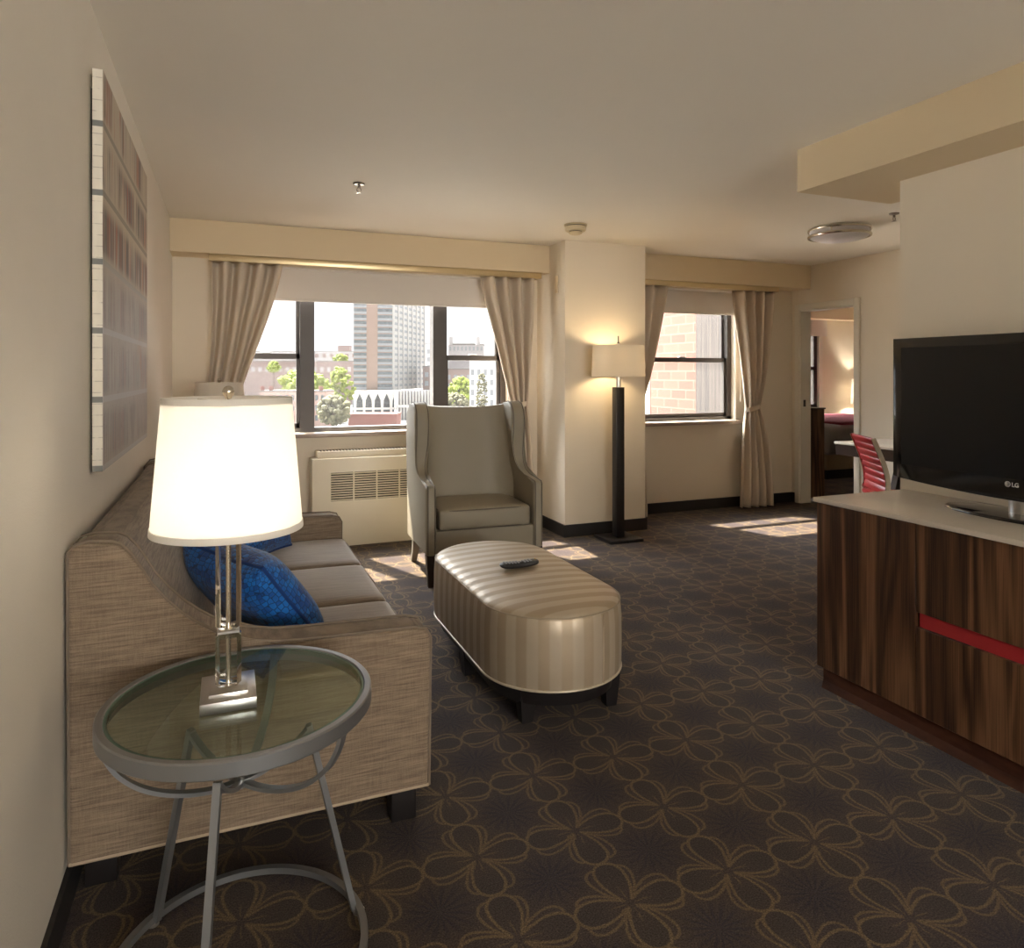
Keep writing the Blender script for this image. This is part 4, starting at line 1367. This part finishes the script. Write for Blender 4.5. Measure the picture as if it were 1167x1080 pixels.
# tower
T = 320
p0 = at(403, T); p1 = at(447, T + 4); p2 = at(484, T + 55)
tw = thing('apartment_tower', 'tall brick apartment tower outside the wide window', 'building', (p0.x, p0.y, GZ)); bpy.context.view_layer.update()
u1 = (p1 - p0).normalized(); w1 = (p1 - p0).length
u2 = (p2 - p1).normalized(); w2 = (p2 - p1).length
m = MB()
zb_, ztp = -6.4, 46
poly = [p0, p1, p2, p2 - u1 * w1 * .9]
m.loop_solid([[Vector((q.x, q.y, z)) for q in poly] for z in (zb_, ztp)])
L(m.build('shaft', M['towerbrick'], smooth=False), tw)
fh = 2.88
n1 = Vector((u1.y, -u1.x, 0)); n2 = Vector((u2.y, -u2.x, 0))
o = None
for i in range(15):
    z0 = zb_ + .5 + i * fh
    for a, bq in ((.0, .33), (.62, 1.0)):
        block(p0 + u1 * w1 * a + n1 * .15, u1, n1 * -1, w1 * (bq - a), .3, z0 + 1.0, z0 + 2.4, 'window_band', M['towerglass'], tw)
        block(p0 + u1 * w1 * a + n1 * .5, u1, n1 * -1, w1 * (bq - a), .4, z0 - .1, z0 + .95, 'balcony_front', M['balc'], tw)
block(p1 + n2 * .1, u2, n2 * -1, w2, .2, zb_, ztp, 'side_facade', M['towerpale'], tw)
for i in range(15):
    z0 = zb_ + .5 + i * fh
    block(p1 + n2 * .3 + u2 * w2 * .05, u2, n2 * -1, w2 * .9, .3, z0 + 1.1, z0 + 2.3, 'side_window_band', M['balc'], tw)
for k in range(8):
    block(p1 + n2 * .6 + u2 * (w2 * k / 7.3), u2, n2 * -1, w2 * .035, .5, zb_, ztp, 'fin', M['towerpale'], tw)
# podium on white splayed columns
pd = thing('podium', 'low podium with white splayed columns at the foot of the tower', 'building', (p0.x, p0.y, GZ)); bpy.context.view_layer.update()
q0 = at(402, T - 12); qq = u1
block(q0, u1, n1 * -1, w1 + 1.2, 10, zb_ - 1.0, zb_ - .02, 'slab', M['stone'], pd)
block(q0 - n1 * 3, u1, n1 * -1, w1 + 1, 12, GZ, zb_ - 1.0, 'glazing', M['towerglass'], pd)
for k in range(5):
    c0 = q0 + u1 * (1.0 + k * (w1 - 1) / 4.2)
    m = MB(); rr = []
    for z_, h in ((GZ, .55), (GZ + 5, .5), (zb_ - 4, .7), (zb_ - 1.0, 2.0)):
        rr.append([c0 + u1 * h * a + n1 * .5 * b_ + Vector((0, 0, z_)) for a, b_ in ((-1, -1), (1, -1), (1, 1), (-1, 1))])
    m.loop_solid(rr); L(m.build('column', M['stone']), pd)
block(q0 + n1 * .6, u1, n1 * -1, w1 + 1.5, .5, GZ + 4.4, GZ + 5.3, 'rail', M['stone'], pd)
ar = thing('arcade', 'white columned arcade wing to the right of the tower', 'building', (at(450, T).x, at(450, T).y, GZ)); bpy.context.view_layer.update()
a0 = at(453, T - 14); block(a0 - n1 * 1.5, u1, n1 * -1, 17.5, 6, GZ, zb_ + .2, 'wall', M['ghost2'], ar)
for k in range(13): block(a0 + u1 * (k * 1.32), u1, n1 * -1, .38, 1.2, GZ, zb_ + .3, 'column', M['stone'], ar)
block(a0, u1, n1 * -1, 17, 1.2, GZ + 5.5, GZ + 6.6, 'rail', M['stone'], ar)

def simple_building(label, px0, px1, t, y_top, mat, depth=15, rows=0, cols=0, winmat=None, y_first=0, dy=0, roofmat=None):
    a, b_ = at(px0, t), at(px1, t)
    u = (b_ - a).normalized(); w = (b_ - a).length; n = Vector((u.y, -u.x, 0))
    zt_ = zat(y_top, t)
    bd = thing('building', label, 'building', (a.x, a.y, GZ), group='buildings outside the window'); bpy.context.view_layer.update()
    block(a, u, n * -1, w, depth, GZ, zt_, 'wall', mat, bd)
    block(a + n * .2 - u * .2, u, n * -1, w + .4, depth, zt_, zt_ + .5, 'roof', roofmat or M['roofgrey'], bd)
    for i in range(rows):
        for j in range(cols):
            ww = w / cols
            z0 = zat(y_first + dy * i, t)
            block(a + u * (ww * (j + .25)) + n * .05, u, n * -1, ww * .5, .1, z0 - dy * .55 * t / 800, z0, 'window', winmat or M['towerglass'], bd)
    return bd
pk = simple_building('pink rendered house with rows of small windows outside', 296, 371, 250, 446.5, M['pink'], 12, 3, 11, None, 450, 11.5)
for k, px in enumerate((299, 309, 340, 366)):
    a = at(px, 251); m = MB(); m.box(a.x - .7, a.x + .7, a.y, a.y + 1.2, zat(446.5, 250) + .4, zat(440, 250)); L(m.build('chimney', M['roofred']), pk)
simple_building('long low brick building behind the trees', 120, 402, 460, 412, M['ghost'], 30, 1, 36, M['ghost2'], 418, 10)
simple_building('pale distant block on the skyline left of the tower', 100, 408, 700, 400.5, M['ghost2'], 40, 1, 36, M['ghost'], 403, 8)
simple_building('small rooftop tower block on the skyline', 385, 398, 760, 394, M['ghost'], 12)
simple_building('white block behind the right edge of the tower', 478, 499, 560, 392, M['stone'], 20, 4, 3, M['balc'], 398, 9)
simple_building('dark red brick house between tower and mullion', 482, 499, 345, 418, M['ghost'], 15, 3, 2, M['balc'], 424, 10)
mz = simple_building('pale mansard roofed building outside the right sash', 511, 551, 380, 393, M['ghost2'], 16, 1, 9, M['balc'], 395, 8)
a, b_ = at(512, 380), at(548, 380); u = (b_ - a).normalized(); n = Vector((u.y, -u.x, 0)); w = (b_ - a).length
m = MB(); z0, z1 = zat(392, 380), zat(380, 380)
q = [a, b_, b_ - n * 16, a - n * 16]; cc = sum(q, Vector()) / 4
m.loop_solid([[Vector((v.x, v.y, z0 + .3)) for v in q], [Vector((cc.x + (v.x - cc.x) * .72, cc.y + (v.y - cc.y) * .72, z1)) for v in q]])
L(m.build('mansard_roof', M['stone']), mz)
for px in (514, 545):
    a = at(px, 378); m = MB(); m.box(a.x - 1, a.x + 1, a.y, a.y + 2, zat(393, 380), zat(384, 380)); L(m.build('chimney', M['ghost2']), mz)
simple_building('brick terrace behind the hedge outside the right sash', 508, 545, 330, 421, M['ghost'], 12, 2, 5, M['balc'], 427, 10)
simple_building('white gridded glass building at the right edge of the wide window', 535, 600, 270, 410, M['stone'], 14, 4, 9, M['balc'], 421, 11.5)
simple_building('low red roofed shop in front of the podium', 397, 452, 255, 473, M['roofred'], 10, 0, 0, roofmat=M['roofred'])

def leaf_mat(name, c1, c2):
    b = MatB(name)
    f = b.noise(b.coords(), 1.6, 5, .7)
    b.col(b.mix(f.step(.35, .65), c1, c2)).set(Roughness=.8)
    b.p.inputs['Specular IOR Level'].default_value = .1
    b.bump(f, .8, .5)
    return b.m
M['leaf'] = leaf_mat('spring_leaves', (.11, .16, .025), (.26, .30, .06))
M['leaf2'] = leaf_mat('grey_green_leaves', (.10, .10, .06), (.18, .17, .10))
M['bark'] = ext('tree_bark', (.12, .09, .07))
def tree(label, px, t, y_top, y_bot, wpx, mat, seed):
    rnd = random.Random(seed)
    c = at(px, t); zt_, zb2 = zat(y_top, t), zat(y_bot, t); rad = wpx / 2 * t / 800
    tr = thing('tree', label, 'tree', (c.x, c.y, GZ), group='spring trees outside the window'); bpy.context.view_layer.update()
    m = MB()
    for k in range(150):
        a = rnd.uniform(0, 2 * PI); h = rnd.random()
        env = max(.12, math.sin(PI * min(1, h * .86 + .12)) ** .55)
        rr_ = rad * env * (rnd.random() ** .4) * .86
        s_ = rad * rnd.uniform(.11, .21)
        p = Vector((c.x + rr_ * math.cos(a), c.y + rr_ * math.sin(a), zb2 + s_ * .6 + (zt_ - zb2 - s_ * 1.6) * h))
        r_ = bmesh.ops.create_icosphere(m.b, subdivisions=1, radius=s_)
        for v in r_['verts']:
            v.co = v.co * rnd.uniform(.6, 1.3) + p
    L(m.build('crown', mat, smooth=False), tr)
    m = MB(); m.tube([(c.x, c.y, GZ), (c.x, c.y, zb2 + (zt_ - zb2) * .4)], [rad * .09, rad * .06], 8); L(m.build('trunk', M['bark']), tr)
tree('round bright green tree behind the left mullion of the wide window', 346, 300, 419, 452, 62, M['leaf'], 1)
tree('tall yellow green tree against the left edge of the tower', 387, 290, 417, 462, 36, M['leaf'], 2)
tree('grey green tree in front of the bright trees', 380, 240, 449, 484, 44, M['leaf2'], 3)
tree('small pale yellow tree on the skyline', 388, 520, 402, 418, 20, M['leaf'], 4)
tree('small yellow green tree above the long brick building', 312, 440, 411, 424, 18, M['leaf'], 5)
tree('yellow green tree outside the right sash', 524, 290, 428, 462, 36, M['leaf'], 6)
tree('low grey green tree under the right sash', 518, 235, 446, 478, 40, M['leaf2'], 7)
tree('dark tree by the white glass building', 549, 255, 424, 470, 16, M['leaf2'], 8)

# brick wing seen through the narrow window
struct(bx('wall_exterior', M['brick'], 5.63, 5.70, YB + .25, 12.5, -3, 6.5), 'sunlit red brick wing outside the narrow window', 'wall')
tag(MB().box(5.55, 5.63, 6.75, 7.43, -3, 6.5).build('weathered_panel', M['streak']), 'dark streaked panel against the brick wing outside', 'panel')
